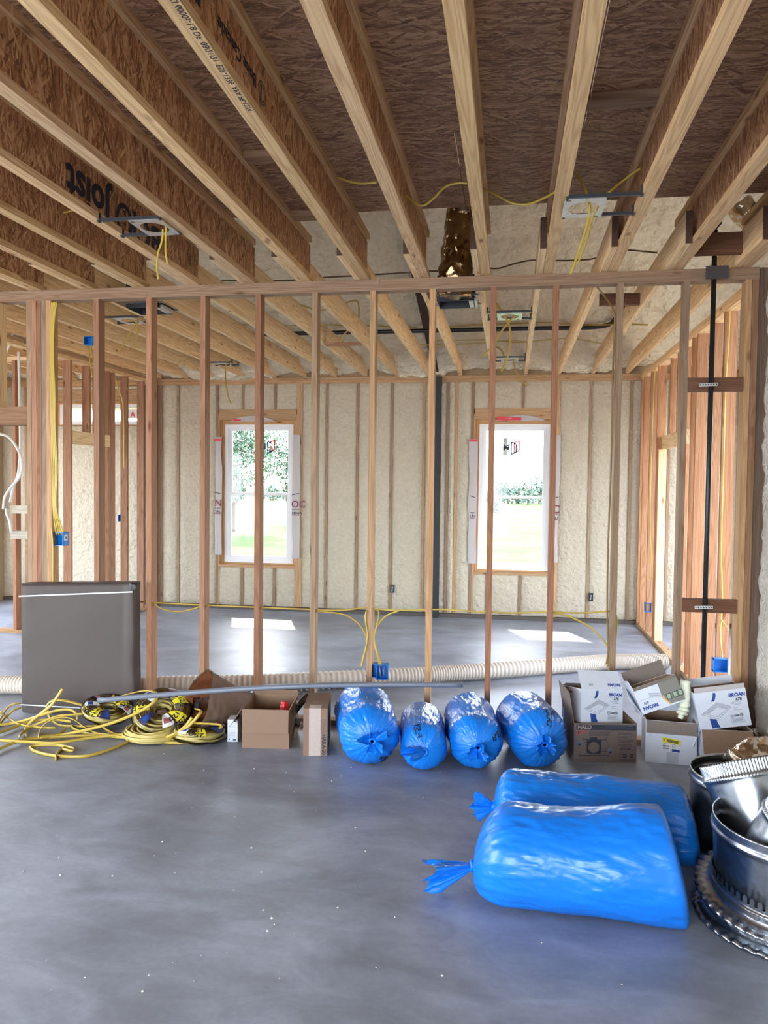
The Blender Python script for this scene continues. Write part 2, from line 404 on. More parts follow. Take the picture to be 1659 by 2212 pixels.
def text(name, s, size, mat, parent, loc, rot=(0, 0, 0), bold=.0, align='LEFT', sx=1.0, mirror=False, shear=0):
    c = bpy.data.curves.new(name, 'FONT'); c.body = s; c.size = size; c.align_x = align; c.offset = bold*size; c.resolution_u = 3
    c.shear = shear
    tmp = bpy.data.objects.new('text_source', c); me = bpy.data.meshes.new_from_object(tmp)
    bpy.data.objects.remove(tmp); bpy.data.curves.remove(c); me.materials.clear(); me.name = name
    o = link(name, me, mat, parent, loc, rot); o.scale = (-sx if mirror else sx, 1, 1)
    o['kind'] = 'stuff'
    return o
def quad(name, pts, mat, parent, loc=None, rot=None):
    return MB().add(pts, [tuple(range(len(pts)))]).build(name, mat, parent, False, loc, rot)

# ================================================================== STRUCTURE
YP, YPB = 5.177, 5.266          # stud wall between the two rooms
YB = 9.80                       # inner face of the back wall
ZP = 3.081                      # top of the plates
TINT = lambda o, c: setattr(o, 'color', (*c, 1))
floor = tag(MB().box(-7.2, 3.0, -3.6, 10.0, -.25, 0).build('floor', M_CONC), kind='structure')

def foam_panel(parent, x0, x1, z0, z1, y=YB, axis='y', seed=0, amp=.020, sgn=1, mat=None, cell=.045, edge=.02):
    nu = max(4, int((x1-x0)/cell)); nv = max(4, int((z1-z0)/cell))
    def fn(u, v):
        a = x0+(x1-x0)*u; c = z0+(z1-z0)*v
        p = Vector((a*5+seed, c*5, seed*3.1))
        h = mnoise.noise(p)*.6 + mnoise.noise(p*2.7)*.45 + abs(mnoise.noise(p*6.1))*.5
        d = min(a-x0, x1-a, c-z0, z1-c)
        k = min(1, d/edge) if edge else 1
        off = (h*amp + .004)*k - .014*(1-k)
        if axis == 'y': return (a, y-off*sgn, c)
        return (y-off*sgn, a, c)
    m = MB().grid(fn, nu, nv)
    if (axis == 'y' and sgn > 0) or (axis == 'x' and sgn < 0): m.f = [f for f in m.f]
    return m.build('foam_panel', mat or M_FOAM, parent, True)

# ---- back wall: sheathing, studs with foam sprayed between them
W1 = (-3.86, -2.79, .60, 2.53); W2 = (-.455, .535, .60, 2.53); W3 = (-6.27, -4.98, 2.45, 2.78)
def holed_wall(name, axis, c0, c1, a0, a1, z0, z1, holes, mat):
    m = MB(); xs = sorted({a0, a1, *[h[0] for h in holes], *[h[1] for h in holes]})
    for p, q in zip(xs, xs[1:]):
        hs = sorted([h for h in holes if h[0] <= p+1e-6 and h[1] >= q-1e-6], key=lambda h: h[2]); z = z0
        for h in hs + [None]:
            t = h[2] if h else z1
            if t > z+1e-6:
                if axis == 'y': m.box(p, q, c0, c1, z, t)
                else: m.box(c0, c1, p, q, z, t)
            if h: z = h[3]
    return tag(m.build(name, mat), kind='structure')
M_SHEATH = plain('wall_sheathing', (.42, .30, .17), .8, vary=.2)
wback = holed_wall('wall_back', 'y', 9.85, 9.99, -7.2, 3.0, 0, 3.35, [W1, W2, W3], M_SHEATH)
def bstud(xc, z0=.05, z1=3.0, w=.038, tone='red'):
    return lumber('stud', xc-w/2, xc+w/2, YB+random.uniform(-.004, .004), 9.86, z0, z1, tone, wback)
full = [-7.1, -6.7, -6.30, -4.94, -4.70, -4.44, -3.885, -2.745, -2.38, -1.97, -1.52, -1.10, -.80, -.69, -.485, .56, .97, 1.45, 1.9, 2.3, 2.7]
for x in full: bstud(x, w=.075 if x in (-2.745, -4.70, .56) else .032, tone=random.choice(['plate', 'tan', 'grey']))
lumber('top_plate', -7.1, -1.0, YB-.004, 9.86, 3.0, 3.04, 'tan', wback); lumber('top_plate', -1.0, 2.9, YB-.004, 9.86, 3.0, 3.04, 'tan', wback)
lumber('top_plate', -7.1, .3, YB-.002, 9.86, 3.041, 3.081, 'tan', wback); lumber('top_plate', .3, 2.9, YB-.002, 9.86, 3.041, 3.081, 'tan', wback)
MB().box(-7.1, 2.9, YB-.03, 9.86, 0, .045).build('bottom_plate', M_DIRT, wback)
for (a, b_, z0, z1), cr in ((W1, (-3.53, -3.08)), (W2, (-.27, .14))):
    lumber('header', a, b_, YB, 9.86, 2.53, 2.665, 'tan', wback)
    lumber('sill', a, b_, YB-.002, 9.86, .562, .60, 'tan', wback)
    for sx0, sx1 in ((a-.006, a), (b_, b_+.006)): lumber('trimmer', sx0-.01, sx1+.01, YB+.001, 9.86, .05, 2.60, 'tan', wback)
    for x in cr: bstud(x, 2.665, 3.0, .032, 'plate'); bstud(x, .05, .562, .032, 'plate')
lumber('header', -6.3, -4.94, YB, 9.86, 2.78, 2.95, 'tan', wback)
for (a, b_, z0, z1), (c, d_, e, f_) in ((W1, (-3.80, -2.85, .62, 2.47)), (W2, (-.40, .49, .62, 2.47)), (W3, (-6.22, -5.02, 2.47, 2.755))):
    for q in ((a, c, z0, z1), (d_, b_, z0, z1), (c, d_, z0, e), (c, d_, f_, z1)):
        lumber('jamb', q[0], q[1], 9.862, 9.985, q[2], q[3], (.62, .36, .16), wback)
sd = 1
def bay(x0, x1, z0=.05, z1=3.0):
    global sd
    sd += 1
    if x1-x0 > .03: foam_panel(wback, x0, x1, z0, z1, seed=sd*1.7)
half = {x: (.0375 if x in (-2.745, -4.70, .56) else .016) for x in full}
for p, q in zip(full, full[1:]):
    a, b_ = p+half[p], q-half[q]
    if p == -3.885:
        for u, v in ((a, -3.546), (-3.514, -3.096), (-3.064, b_)): bay(u, v, 2.665, 3.0); bay(u, v, .05, .562)
    elif p == -.485:
        for u, v in ((a, -.286), (-.254, .124), (.156, b_)): bay(u, v, 2.665, 3.0); bay(u, v, .05, .562)
    elif p == -6.30: bay(a, b_, .05, 2.45); bay(a, b_, 2.95, 3.0)
    else: bay(a, b_)

# ---- windows
def window(n, X0, X1, Z0, Z1, wrap, sticker_px, letters):
    w = structure('window_%d' % n)
    Y0, Y1 = 9.865, 9.945
    fr = MB(); t = .045
    fr.box(X0, X0+t, Y0, Y1, Z0, Z1).box(X1-t, X1, Y0, Y1, Z0, Z1).box(X0+t, X1-t, Y0, Y1, Z1-t, Z1).box(X0+t, X1-t, Y0, Y1, Z0, Z0+t*1.1)
    fr.build('frame', M_VINYL, w)
    zm = (Z0+Z1)/2; s = .042
    def sash(nm, z0, z1, ya, yb, xin=0):
        m = MB(); a, b_ = X0+t+xin, X1-t-xin
        m.box(a, a+s, ya, yb, z0, z1).box(b_-s, b_, ya, yb, z0, z1).box(a+s, b_-s, ya, yb, z0, z0+s).box(a+s, b_-s, ya, yb, z1-s*.8, z1)
        o = m.build(nm, M_VINYL, w)
        MB().box(a+s, b_-s, (ya+yb)/2-.002, (ya+yb)/2+.002, z0+s, z1-s*.8).build('pane', M_GLASS, o)
        return o
    if Z1-Z0 > 1:
        up = sash('upper_sash', zm-.02, Z1-t, 9.912, 9.94); lo = sash('lower_sash', Z0+t*1.1, zm+.022, 9.876, 9.906)
    else:
        m = MB().box(X0+t, X1-t, 9.90, 9.904, Z0+t, Z1-t).build('pane', M_GLASS, w)
    return w
win1 = window(1, -3.80, -2.85, .62, 2.47, 1, 0, 0)
win2 = window(2, -.40, .49, .62, 2.47, 1, 0, 0)
win3 = window(3, -6.22, -5.02, 2.47, 2.755, 1, 0, 0)
def sticker(win, cx, cz):
    y = 9.905
    st = quad('sticker', [(cx-.10, y, cz-.11), (cx-.045, y, cz-.11), (cx-.045, y, cz+.11), (cx-.10, y, cz+.11)], plain('sticker_film', (.52, .58, .52), .4), win)
    text('lettering', 'iM', .105, M_PRDARK, st, (cx-.125, y-.002, cz-.045), (PI/2, 0, 0), .03)
    text('lettering', 'energy\nrating\nlabel'[::-1], .016, M_PRGREY, st, (cx-.095, y-.002, cz+.09), (PI/2, 0, 0))
    def frm(x, col, sgn):
        m = MB(); a = [(x, cz-.06*1-.02*sgn*0), (x+.055, cz-.06)]
        z = lambda k: k
        o = [(x, cz-.065-.015), (x+.06, cz-.05-.0), (x+.06, cz+.075), (x, cz+.05)] if sgn > 0 else [(x, cz-.10), (x+.06, cz-.07), (x+.06, cz+.03), (x, cz+.06)]
        for p, q in zip(o, o[1:]+o[:1]):
            d = Vector((q[0]-p[0], 0, q[1]-p[1])).normalized(); nrm = Vector((-d.z, 0, d.x))*.0085
            P, Q = Vector((p[0], y-.001, p[1])), Vector((q[0], y-.001, q[1]))
            m.add([P-nrm, Q-nrm, Q+nrm, P+nrm], [(0, 1, 2, 3)])
        m.build('logo', col, st)
    frm(cx+.005, M_PRBLUE, -1); frm(cx+.04, M_REDT, 1)
sticker(win1, -3.22, 2.19); sticker(win2, .0, 2.19); 
st3 = quad('sticker', [(-5.22, 9.895, 2.56), (-5.08, 9.895, 2.56), (-5.08, 9.895, 2.68), (-5.22, 9.895, 2.68)], M_PRWHITE, win3)
text('lettering', 'A', .10, M_REDT, st3, (-5.18, 9.893, 2.58), (PI/2, 0, 0), .03)
def wrap_strip(win, x0, x1, z0, z1, lines):
    def fn(u, v):
        z = z0+(z1-z0)*v; x = x0+(x1-x0)*u
        x += .018*mnoise.noise(Vector((u*2, z*3, x0*7)))
        return (x, 9.792-.010-.008*mnoise.noise(Vector((x*9, z*5, 1)))-.012*u*(1-u), z)
    o = MB().grid(fn, 8, 40).build('house_wrap', M_HWRAP, win, True)
    for s, x, z, size, mt in lines:
        text('lettering', s, size, mt, o, (x, 9.765, z), (PI/2, 0, 0), .01)
    return o
M_PRMAR = plain('print_maroon', (.20, .035, .06), .6)
wl1 = wrap_strip(win1, -3.905, -3.815, .72, 2.30, [('N', -3.905, 1.375, .13, M_PRMAR), ('SAL', -3.90, 1.29, .05, M_PRDARK)])
wr1 = wrap_strip(win1, -2.835, -2.73, .70, 2.33, [('OC', -2.845, 1.375, .13, M_PRMAR), ('RDWA', -2.835, 1.285, .045, M_PRDARK)])
wl2 = wrap_strip(win2, -.52, -.42, .70, 2.28, [('L', -.475, 1.30, .05, M_PRDARK), ('LU', -.50, 1.285, .05, M_PRDARK)])
wr2 = wrap_strip(win2, .515, .60, .74, 2.33, [('C', .515, 1.36, .14, M_PRMAR), ('BU', .525, 1.275, .05, M_PRDARK)])
for o, x0, x1 in ((wl1, -3.905, -3.815), (wr1, -2.835, -2.735), (wl2, -.50, -.44), (wr2, .52, .59)):
    for z in (1.345, 1.27):
        MB().box(x0, x1, 9.764, 9.766, z, z+.007).build('printed_rule', M_PRDARK if z > 1.3 else M_PRMAR, o)
    quad('printed_rule', [(x0, 9.765, 1.535 if x0 in (-2.835, .52) else 1.555), (x1, 9.765, 1.555 if x0 in (-2.835, .52) else 1.535), (x1, 9.765, 1.565 if x0 in (-2.835, .52) else 1.545), (x0, 9.765, 1.545 if x0 in (-2.835, .52) else 1.565)], M_PRDARK, o)
for o, x0 in ((wl1, -3.91), (wl2, -.52)):
    MB().box(x0, x0+.10, 9.766, 9.768, 2.245, 2.275).build('seam_tape', M_REDT, o)
for win, x0 in ((win1, -3.70), (win2, -.20)):
    def fl(u, v): 
        x = x0+.62*u; return (x, 9.80-.012-.01*mnoise.noise(Vector((x*12, v*3, 2))), 2.505 + v*(.075*math.sin(PI*u)**.7+.004*mnoise.noise(Vector((x*9, 1, 1)))))
    fo = MB().grid(fl, 24, 5).build('house_wrap', M_HWRAP, win, True)
    k0 = x0+.05 if win is win1 else x0+.02
    MB().grid(lambda u, v: (k0+(.10 if win is win1 else .30)*u, 9.783-.008*mnoise.noise(Vector((u*5, v*3, 4))), 2.512+v*(.03 if win is win1 else .05)*(1-.3*u)), 10, 4).build('seam_tape', M_REDT, fo, True)

# ---- stud wall between the rooms
wmid = structure('wall_middle')
lumber('bottom_plate', -3.53, 1.52, YP, YPB, 0, .038, 'brown', wmid)
lumber('top_plate', -6.9, -2.585, YP, YPB, 3.005, 3.043, 'plate', wmid, jit=.03); lumber('top_plate', -2.583, 1.52, YP, YPB, 3.005, 3.043, 'plate', wmid, jit=.03)
lumber('top_plate', -6.9, -.9, YP-.002, YPB, 3.043, 3.081, 'plate', wmid, jit=.03); lumber('top_plate', -.898, 1.52, YP-.002, YPB, 3.043, 3.081, 'plate', wmid, jit=.03)
tones = ['red', 'red', 'red2', 'grey', 'tan', 'tan', 'red2', 'red2', 'grey', 'plate']
for k, t in enumerate(tones):
    x = -2.588+.4064*k
    lumber('stud', x, x+.038, YP, YPB, .038, 3.005, t, wmid)
lumber('stud', -2.996, -2.958, YP, YPB, .038, 3.005, 'red', wmid)
for x, t in ((1.441, 'tan'), (1.481, 'brown'), (-3.53, 'grey'), (-3.49, 'red'), (-3.45, 'red2'), (-3.41, 'grey'), (-3.372, 'tan')):
    lumber('stud', x, x+.038, YP, YPB, .038, 3.005, t, wmid)
lumber('stud', -3.79, -3.752, YP, YPB, 2.23, 3.005, 'pine', wmid)
lumber('header', -4.40, -3.53, YP-.001, YPB, 2.10, 2.235, 'brown', wmid)
for x in (-4.16, -4.44, -4.85, -5.25, -5.66): lumber('stud', x, x+.038, YP, YPB, 0 if x < -4.4 else 2.235, 3.005, 'red', wmid)
for z in (2.305, .892): lumber('blocking', 1.108, 1.440, YP-.010, YP+.028, z, z+.088, 'choc', wmid)

# ---- stud wall on the right of the back room
wrs = structure('wall_right')
lumber('bottom_plate', 1.555, 1.644, 5.28, 7.45, 0, .038, 'tan', wrs); lumber('bottom_plate', 1.555, 1.644, 7.6, 9.79, 0, .038, 'tan', wrs)
lumber('top_plate', 1.555, 1.644, 5.28, 9.79, 3.005, 3.043, 'pine', wrs); lumber('top_plate', 1.555, 1.644, 5.28, 9.79, 3.044, 3.081, 'pine', wrs)
REDF = (.40, .205, .105)
for y, z0, z1 in ((9.74, 0, 0), (9.535, 0, 0), (9.10, 0, 0), (8.68, 0, 0), (7.56, 0, 0), (7.10, 0, 0), (6.92, 0, 0), (6.49, 0, 0), (6.08, 0, 0), (5.66, 0, 0)):
    lumber('stud', 1.555, 1.644, y, y+.038, .038, 3.005, REDF, wrs)
lumber('trimmer', 1.565, 1.644, 7.62, 7.658, 0, 2.10, 'tan', wrs)
lumber('trimmer', 1.565, 1.644, 8.60, 8.638, 0, 2.10, 'pine', wrs)
lumber('header', 1.60, 1.644, 7.56, 8.66, 2.10, 2.24, 'pine', wrs)
for y in (8.20, 7.86): lumber('cripple_stud', 1.59, 1.644, y, y+.038, 2.24, 3.005, REDF, wrs)

# ---- stud wall on the left of the back room and the cross wall behind it
wls = structure('wall_left')
lumber('bottom_plate', -4.82, -4.731, 8.5, 9.79, 0, .038, 'tan', wls); lumber('bottom_plate', -4.82, -4.731, 7.70, 7.78, 0, .038, 'tan', wls)
lumber('top_plate', -4.82, -4.731, 5.3, 9.79, 3.0, 3.038, 'pine', wls); lumber('top_plate', -4.82, -4.731, 5.3, 9.79, 3.039, 3.077, 'tan', wls)
for y in (7.70, 8.50, 8.62, 8.95, 9.38, 9.74): lumber('stud', -4.82, -4.731, y, y+.038, .038, 3.0, 'red', wls)
lumber('cripple_stud', -4.82, -4.731, 8.08, 8.118, 2.24, 3.0, 'red', wls)
lumber('cripple_stud', -4.82, -4.731, 8.3, 8.338, 2.24, 3.0, 'tan', wls)
lumber('header', -4.815, -4.725, 7.738, 8.52, 2.10, 2.24, 'pine', wls)
wlc = structure('wall_left_cross')
lumber('bottom_plate', -6.9, -4.82, 7.66, 7.75, 0, .038, 'tan', wlc); lumber('top_plate', -6.9, -4.83, 7.66, 7.75, 3.0, 3.038, 'pine', wlc)
for x in (-5.05, -5.40, -5.8, -6.2, -6.6): lumber('stud', x, x+.038 if x != -5.05 else x+.085, 7.66, 7.75, .038, 3.0, 'red', wlc)
for pz in (1100, 1155):
    z = at(25, pz, 7.64).z; lumber('blocking', -5.40, -5.02, 7.622, 7.66, z-.045, z+.045, (.55, .50, .40), wlc)

# ---- front room right wall (foamed), exterior walls outside the picture
wfr = tag(MB().box(1.60, 1.75, -3.6, 5.17, 0, 3.4).build('wall_front_right', M_SHEATH), kind='structure')
foam_panel(wfr, 3.3, 5.19, 0.02, 3.07, y=1.575, axis='x', seed=91, amp=.030, mat=M_FOAMP, cell=.028, edge=.03)
foam_panel(wfr, -3.5, 3.3, 0.02, 3.07, y=1.575, axis='x', seed=97, amp=.030, mat=M_FOAMP, cell=.12, edge=.03)
lumber('stud', 1.522, 1.60, 5.19, 5.27, 0, 3.08, (.17, .12, .09), wfr)
wxr = holed_wall('wall_far_right', 'x', 2.80, 2.95, 5.2, 9.85, 0, 4.8, [(5.7, 9.3, .4, 2.6)], M_FOAM)
holed_wall('wall_rear', 'y', -3.6, -3.45, -7.2, 1.75, 0, 3.4, [(-5.1, -.1, .2, 2.5)], M_SHEATH)
holed_wall('wall_far_left', 'x', -7.2, -7.05, -3.6, 10.0, 0, 4.8, [(-.2, 3.4, .25, 2.45), (5.7, 9.3, .45, 2.55)], M_SHEATH)

# ---- ceiling of the front room: OSB subfloor on wooden I-joists
ceil = structure('ceiling')
py = [-3.6, -1.12, .10, 1.32, 2.54, 3.76, 4.75]
for j, (y0, y1) in enumerate(zip(py, py[1:])):
    off = -.61 if j % 2 else 0
    xs = [-7.2] + [x for x in [-7.0+2.438*k+off for k in range(1, 5)] if x < 1.7] + [1.78]
    for x0, x1 in zip(xs, xs[1:]):
        mbp = MB().box(-(x1-x0)/2+.0015, (x1-x0)/2-.0015, -(y1-y0)/2+.0015, (y1-y0)/2-.0015, 0, .018)
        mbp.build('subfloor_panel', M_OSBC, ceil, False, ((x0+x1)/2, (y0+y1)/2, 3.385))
Z0J, Z1J = 3.083, 3.384
JX = [-.218+.4064*n for n in range(-15, 5)]
LVL = (.68, .475, .275)
for x in JX:
    j = empty('i_joist', (x+.0315, 0, 0), parent=ceil)
    y1 = 5.235 + random.uniform(-.02, .02)
    L = y1+3.44; yc = (y1-3.44)/2
    for nm, za, zb in (('bottom_flange', Z0J, Z0J+.038), ('top_flange', Z1J-.038, Z1J)):
        yb = y1-(.06 if nm == 'top_flange' else 0)
        o = MB().box(-.0315, .0315, -.019, .019, -(yb+3.44)/2, (yb+3.44)/2).build(nm, M_LUM, j, False, (0, (yb-3.44)/2, (za+zb)/2), (-PI/2, 0, 0))
        k = random.uniform(.88, 1.08); o.color = (LVL[0]*k, LVL[1]*k, LVL[2]*k*random.uniform(.9, 1.05), 1)
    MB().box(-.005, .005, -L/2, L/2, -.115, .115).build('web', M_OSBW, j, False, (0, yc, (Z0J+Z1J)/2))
    if abs(x-JX[10]) < .01 or abs(x-JX[13]) < .01: JX_ = x
ij = [o for o in ceil.children if o.name.startswith('i_joist')]
def web_of(n): return [c for c in ij[n].children if c.name.startswith('web')][0]
def flange_of(n): return [c for c in ij[n].children if c.name.startswith('bottom_flange')][0]
def jn(xleft): return min(range(len(JX)), key=lambda i: abs(JX[i]-xleft))
def web_text(n, s, y, z, size, bold=.03):      # upside down on the +X face of a web
    w = web_of(n)
    o = text('lettering', s, size, M_INK, w, (0, 0, 0), (0, 0, 0), bold)
    o.matrix_local = Matrix(((0, 0, 1, .0075), (-1, 0, 0, y-w.location.y), (0, -1, 0, z-(Z0J+Z1J)/2), (0, 0, 0, 1)))
    return o

# lumber joists of the back room, lapped beside the I-joists
for i, x in enumerate(JX):
    if x < -6.6: continue
    _j = lumber('joist', x-.040, x-.002, 4.62+random.uniform(-.05, .05), 9.80, 3.083, 3.267, 'pine' if i % 3 else 'pale', ceil, jit=.07)
    _j.data.materials.append(M_END); _j.data.polygons[0].material_index = 1
lumber('joist', -4.72, -4.68, 5.3, 9.8, 3.083, 3.267, 'pine', ceil)
# scraps of lumber blocking between the joists
def blk(px0, py0, px1, z, h=.038, d=.09, tone='choc'):
    a = at_z(px0, py0, z); b_ = at_z(px1, py0, z)
    lumber('blocking', min(a.x, b_.x), max(a.x, b_.x), a.y-d/2, a.y+d/2, z, z+h, tone, ceil)
lumber('blocking', JX[12]+.065, JX[13]-.0, 3.80, 3.89, 3.345, 3.383, 'plate', ceil)
lumber('blocking', JX[12]+.065, JX[13]-.0, 4.66, 4.75, 3.345, 3.383, 'plate', ceil)
lumber('blocking', JX[16]+.065, JX[17]-.0, 3.45, 3.54, 3.345, 3.383, 'plate', ceil)
lumber('blocking', JX[17]+.065, JX[18]-.04, 6.2, 6.24, 3.10, 3.19, 'choc', ceil)
lumber('blocking', JX[18]+.065, JX[19]-.04, 5.0, 5.04, 3.12, 3.25, 'choc', ceil)
lumber('blocking', JX[11]+.01, JX[12]-.04, 7.42, 7.51, 3.06, 3.082, 'red', ceil)

# ---- foamed roof slope over the back room
def roof_z(y): return 3.20+.40*(9.86-y)
rf = tag(empty('roof'), kind='structure')
def rfn(u, v):
    x = -7.2+10.2*u; y = 4.3+5.56*v
    p = Vector((x*1.1, y*1.6, 3)); q = Vector((x*4, y*5, 9)); r = Vector((x*11, y*14, 5))
    band = abs(math.sin(PI*(y-4.3+.25*mnoise.noise(Vector((x*.7, y*.6, 0))))/.62))
    h = .16*mnoise.noise(p)+.07*abs(mnoise.noise(q))+.045*abs(mnoise.noise(r))-.12*(1-band)**3
    return (x, y, roof_z(y)-.10-h*.8)
MB().grid(rfn, 330, 230).build('foam_blanket', M_FOAMR, rf, True)
MB().add([(-7.2, 3.9, roof_z(3.9)+.1), (3, 3.9, roof_z(3.9)+.1), (3, 10.6, roof_z(10.6)+.1), (-7.2, 10.6, roof_z(10.6)+.1),
          (-7.2, 3.9, roof_z(3.9)+.15), (3, 3.9, roof_z(3.9)+.15), (3, 10.6, roof_z(10.6)+.15), (-7.2, 10.6, roof_z(10.6)+.15)],
         [(0, 1, 2, 3), (7, 6, 5, 4), (0, 4, 5, 1), (1, 5, 6, 2), (2, 6, 7, 3), (3, 7, 4, 0)]).build('roof_deck', M_SHEATH, rf)
holed_wall('wall_knee', 'y', 4.2, 4.3, -7.2, 3.0, 3.41, 5.6, [], M_FOAMR)
holed_wall('wall_gable', 'x', 2.8, 2.95, 4.2, 9.9, 3.0, 5.6, [], M_FOAMR)

# ================================================================== THINGS
# ---- blue sleeves of flexible duct: a gathered, knotted end at x = 0, the closed end at x = L
class Bag:
    def __init__(s, L, R, a0, a1, n0=2.2, n1=3.0, kz=None, zc=None, seed=0, shear=0, dip=0, taper=0, pleat=.10, rag=.012, wide=1.0):
        s.__dict__.update(L=L, R=R, seed=seed, shear=shear, dip=dip, taper=taper, pleat=pleat, rag=rag, wide=wide, a0=a0, a1=a1)
        s.zc = R*.95 if zc is None else zc; s.kz = s.zc if kz is None else kz
        P = []
        for i in range(25):
            f = PI/2*i/24; P.append((a0*(1-math.cos(f)**(2/n0)), max(.013, R*math.sin(f)**(2/n0))))
        for i in range(1, 12): P.append((a0+(L-a0-a1)*i/12, R))
        for i in range(25):
            f = PI/2*(1-i/24); P.append((L-a1*(1-math.cos(f)**(2/n1)), max(.004, R*math.sin(f)**(2/n1))))
        d = [0]
        for p, q in zip(P, P[1:]): d.append(d[-1]+math.hypot(q[0]-p[0], q[1]-p[1]))
        s.P, s.d, s.T = np.array(P), np.array(d), d[-1]
    def surf(s, t, th, off=0):
        D = t*s.T; x = float(np.interp(D, s.d, s.P[:, 0])); r = float(np.interp(D, s.d, s.P[:, 1]))
        c, n = math.cos(th), math.sin(th); sd = s.seed
        fall = math.exp(-D/(.75*s.R)); fall2 = math.exp(-(s.T-D)/(.5*s.R))
        pl = abs(mnoise.noise(Vector((c*4.2, n*4.2, sd+D*.8))))*1.3 + abs(mnoise.noise(Vector((c*10, n*10, sd+5+D))))*.9
        r *= 1 - s.pleat*pl*min(1, fall*1.25) - .07*pl*fall2
        lump = mnoise.noise(Vector((x*5+sd, c*1.6, n*1.6)))*s.rag*1.1
        wr = abs(mnoise.noise(Vector((x*9+n*5+sd, c*7, n*9+x*4))))*s.rag*.9 + abs(mnoise.noise(Vector((x*24-c*14, c*18+sd, n*20))))*s.rag*.32
        k = min(1, r/(.5*s.R)); r += (lump - wr)*k + off
        q = 1 + s.taper*(x/s.L-.5)
        y = r*c*s.wide*q; z = r*n*q
        if n > 0: z *= 1 - s.dip*math.sin(PI*min(1, max(0, (x-.1*s.L)/(.8*s.L))))**2
        z += s.zc*q + (s.kz-s.zc)*math.exp(-(D/(.8*s.R))**2)
        x += s.shear*(s.zc-z)*min(1, x/s.L)**2
        if z < .02: z = .002 + max(0, .018*math.exp((z-.02)/.018))
        return Vector((x, y, z))
def make_bag(label, loc, rz, bag, mat, group, tail, texts=(), patches=()):
    t = thing('duct_sleeve', label, 'duct bag', loc, (0, 0, rz), group)
    NT, NA = 150, 120
    m = MB().grid(lambda u, v: bag.surf(u**1.25 if u < .5 else u**1.25, 2*PI*v), NT, NA, False, True)
    m.build('sleeve', mat, t, True)
    k = MB()
    ring = [Vector((-.004+.002*math.sin(3*a), .017*math.cos(a), bag.kz+.017*math.sin(a))) for a in [2*PI*i/20 for i in range(21)]]
    k.tube(ring, .009, n=8); k.build('knot', mat, t, True)
    d, tl, w, fl, ph = tail; d = Vector(d).normalized()
    sx = d.cross(Vector((0, 0, 1))).normalized(); sy = sx.cross(d)
    def tf(u, v):
        a = 2*PI*v
        r = .010 + w*u**.75*(1+.38*math.sin(3*a+ph)+.26*math.sin(5*a+2*ph)+.15*math.sin(11*a))
        le = tl*u*(1+.22*math.sin(2*a+ph)+.12*math.sin(7*a))
        p = Vector((-.002, 0, bag.kz)) + d*le + sx*(r*math.cos(a)) + sy*(r*math.sin(a)*fl)
        p += Vector((0, 1, 1))*(.006*u*mnoise.noise(Vector((u*7, math.cos(a)*3+ph, math.sin(a)*3))))
        p.z = max(p.z, .004)
        return p
    MB().grid(tf, 16, 72, False, True).build('tail', mat, t, True)
    sl = [c for c in t.children if c.name.startswith('sleeve')][0]
    for s, size, t0, th0, dirn, mt in texts:
        c = bpy.data.curves.new('lettering', 'FONT'); c.body = s; c.size = size; c.offset = .03*size; c.resolution_u = 2
        o = bpy.data.objects.new('text_source', c); me = bpy.data.meshes.new_from_object(o)
        bpy.data.objects.remove(o); bpy.data.curves.remove(c)
        for v in me.vertices:
            x, y = v.co.x, v.co.y
            if dirn == 'out':   # reads away from the knot
                D = t0*bag.T + x; th = th0 + y/max(.05, bag.R*.7)
            else:
                D = t0*bag.T + y; th = th0 - x/bag.R
            v.co = bag.surf(min(.98, D/bag.T), th, .0035)
        me.materials.clear(); tag(link('lettering', me, mt, sl), kind='stuff')
    for t0, t1, a0, a1, mt in patches:
        MB().grid(lambda u, v: bag.surf(t0+(t1-t0)*u, a0+(a1-a0)*v, .003), 8, 8).build('printed_panel', mt, sl)
    return t
GB = 'knotted blue duct sleeves lined up at the stud wall'
def row_bag(label, x0, y0, x1, y1, R, L, seed, tail, **kw):
    # x0,y0 foot of the near end; x1,y1 the far end
    rz = math.atan2(y1-y0, x1-x0)
    pat = kw.pop('patches', ()); tx = kw.pop('texts', ())
    b = Bag(L, R, R*.78, R*.42, 2.15, 2.6, seed=seed, pleat=.13, **kw)
    d = Vector((math.cos(rz), math.sin(rz)))
    return make_bag(label, (x0-d.x*R*.45, y0-d.y*R*.45, 0), rz, b, M_BLUE, GB, tail, tx, pat)
# in a row bag's frame +y points to the photo's left, so theta = 90 is the top and theta = 180 the right
row_bag('big blue duct sleeve next to the narrow taped carton, frilled tail at its middle', -.80, 4.47, -.975, 5.08, .192, .68, 1, ((-1, -.1, .25), .055, .055, .9, .4),
        texts=[('FLEX', .05, .13, math.radians(232), 'out', M_INK)], patches=[(.20, .27, math.radians(262), math.radians(273), M_INK), (.22, .25, math.radians(215), math.radians(224), M_INK), (.24, .29, math.radians(236), math.radians(250), M_INKF)])
row_bag('smallest blue duct sleeve of the row, its tail flopped to one side', -.478, 4.46, -.555, 5.02, .144, .60, 2.3, ((-.55, .8, .10), .105, .040, .75, 1.7),
        texts=[('FLEX', .045, .10, math.radians(62), 'out', M_INK)])
row_bag('blue duct sleeve with the clearest black lettering beside its knot', -.172, 4.54, -.262, 5.14, .168, .64, 4.1, ((-1, .1, -.35), .06, .050, .8, 2.6),
        texts=[('FLEX DUCT', .045, .10, math.radians(146), 'out', M_INK), ('UL 181', .026, .28, math.radians(172), 'out', M_INK)],
        patches=[(.17, .24, math.radians(160), math.radians(163), M_INKF), (.17, .175, math.radians(160), math.radians(200), M_INKF), (.26, .265, math.radians(160), math.radians(200), M_INKF), (.17, .265, math.radians(198), math.radians(200), M_INKF)])
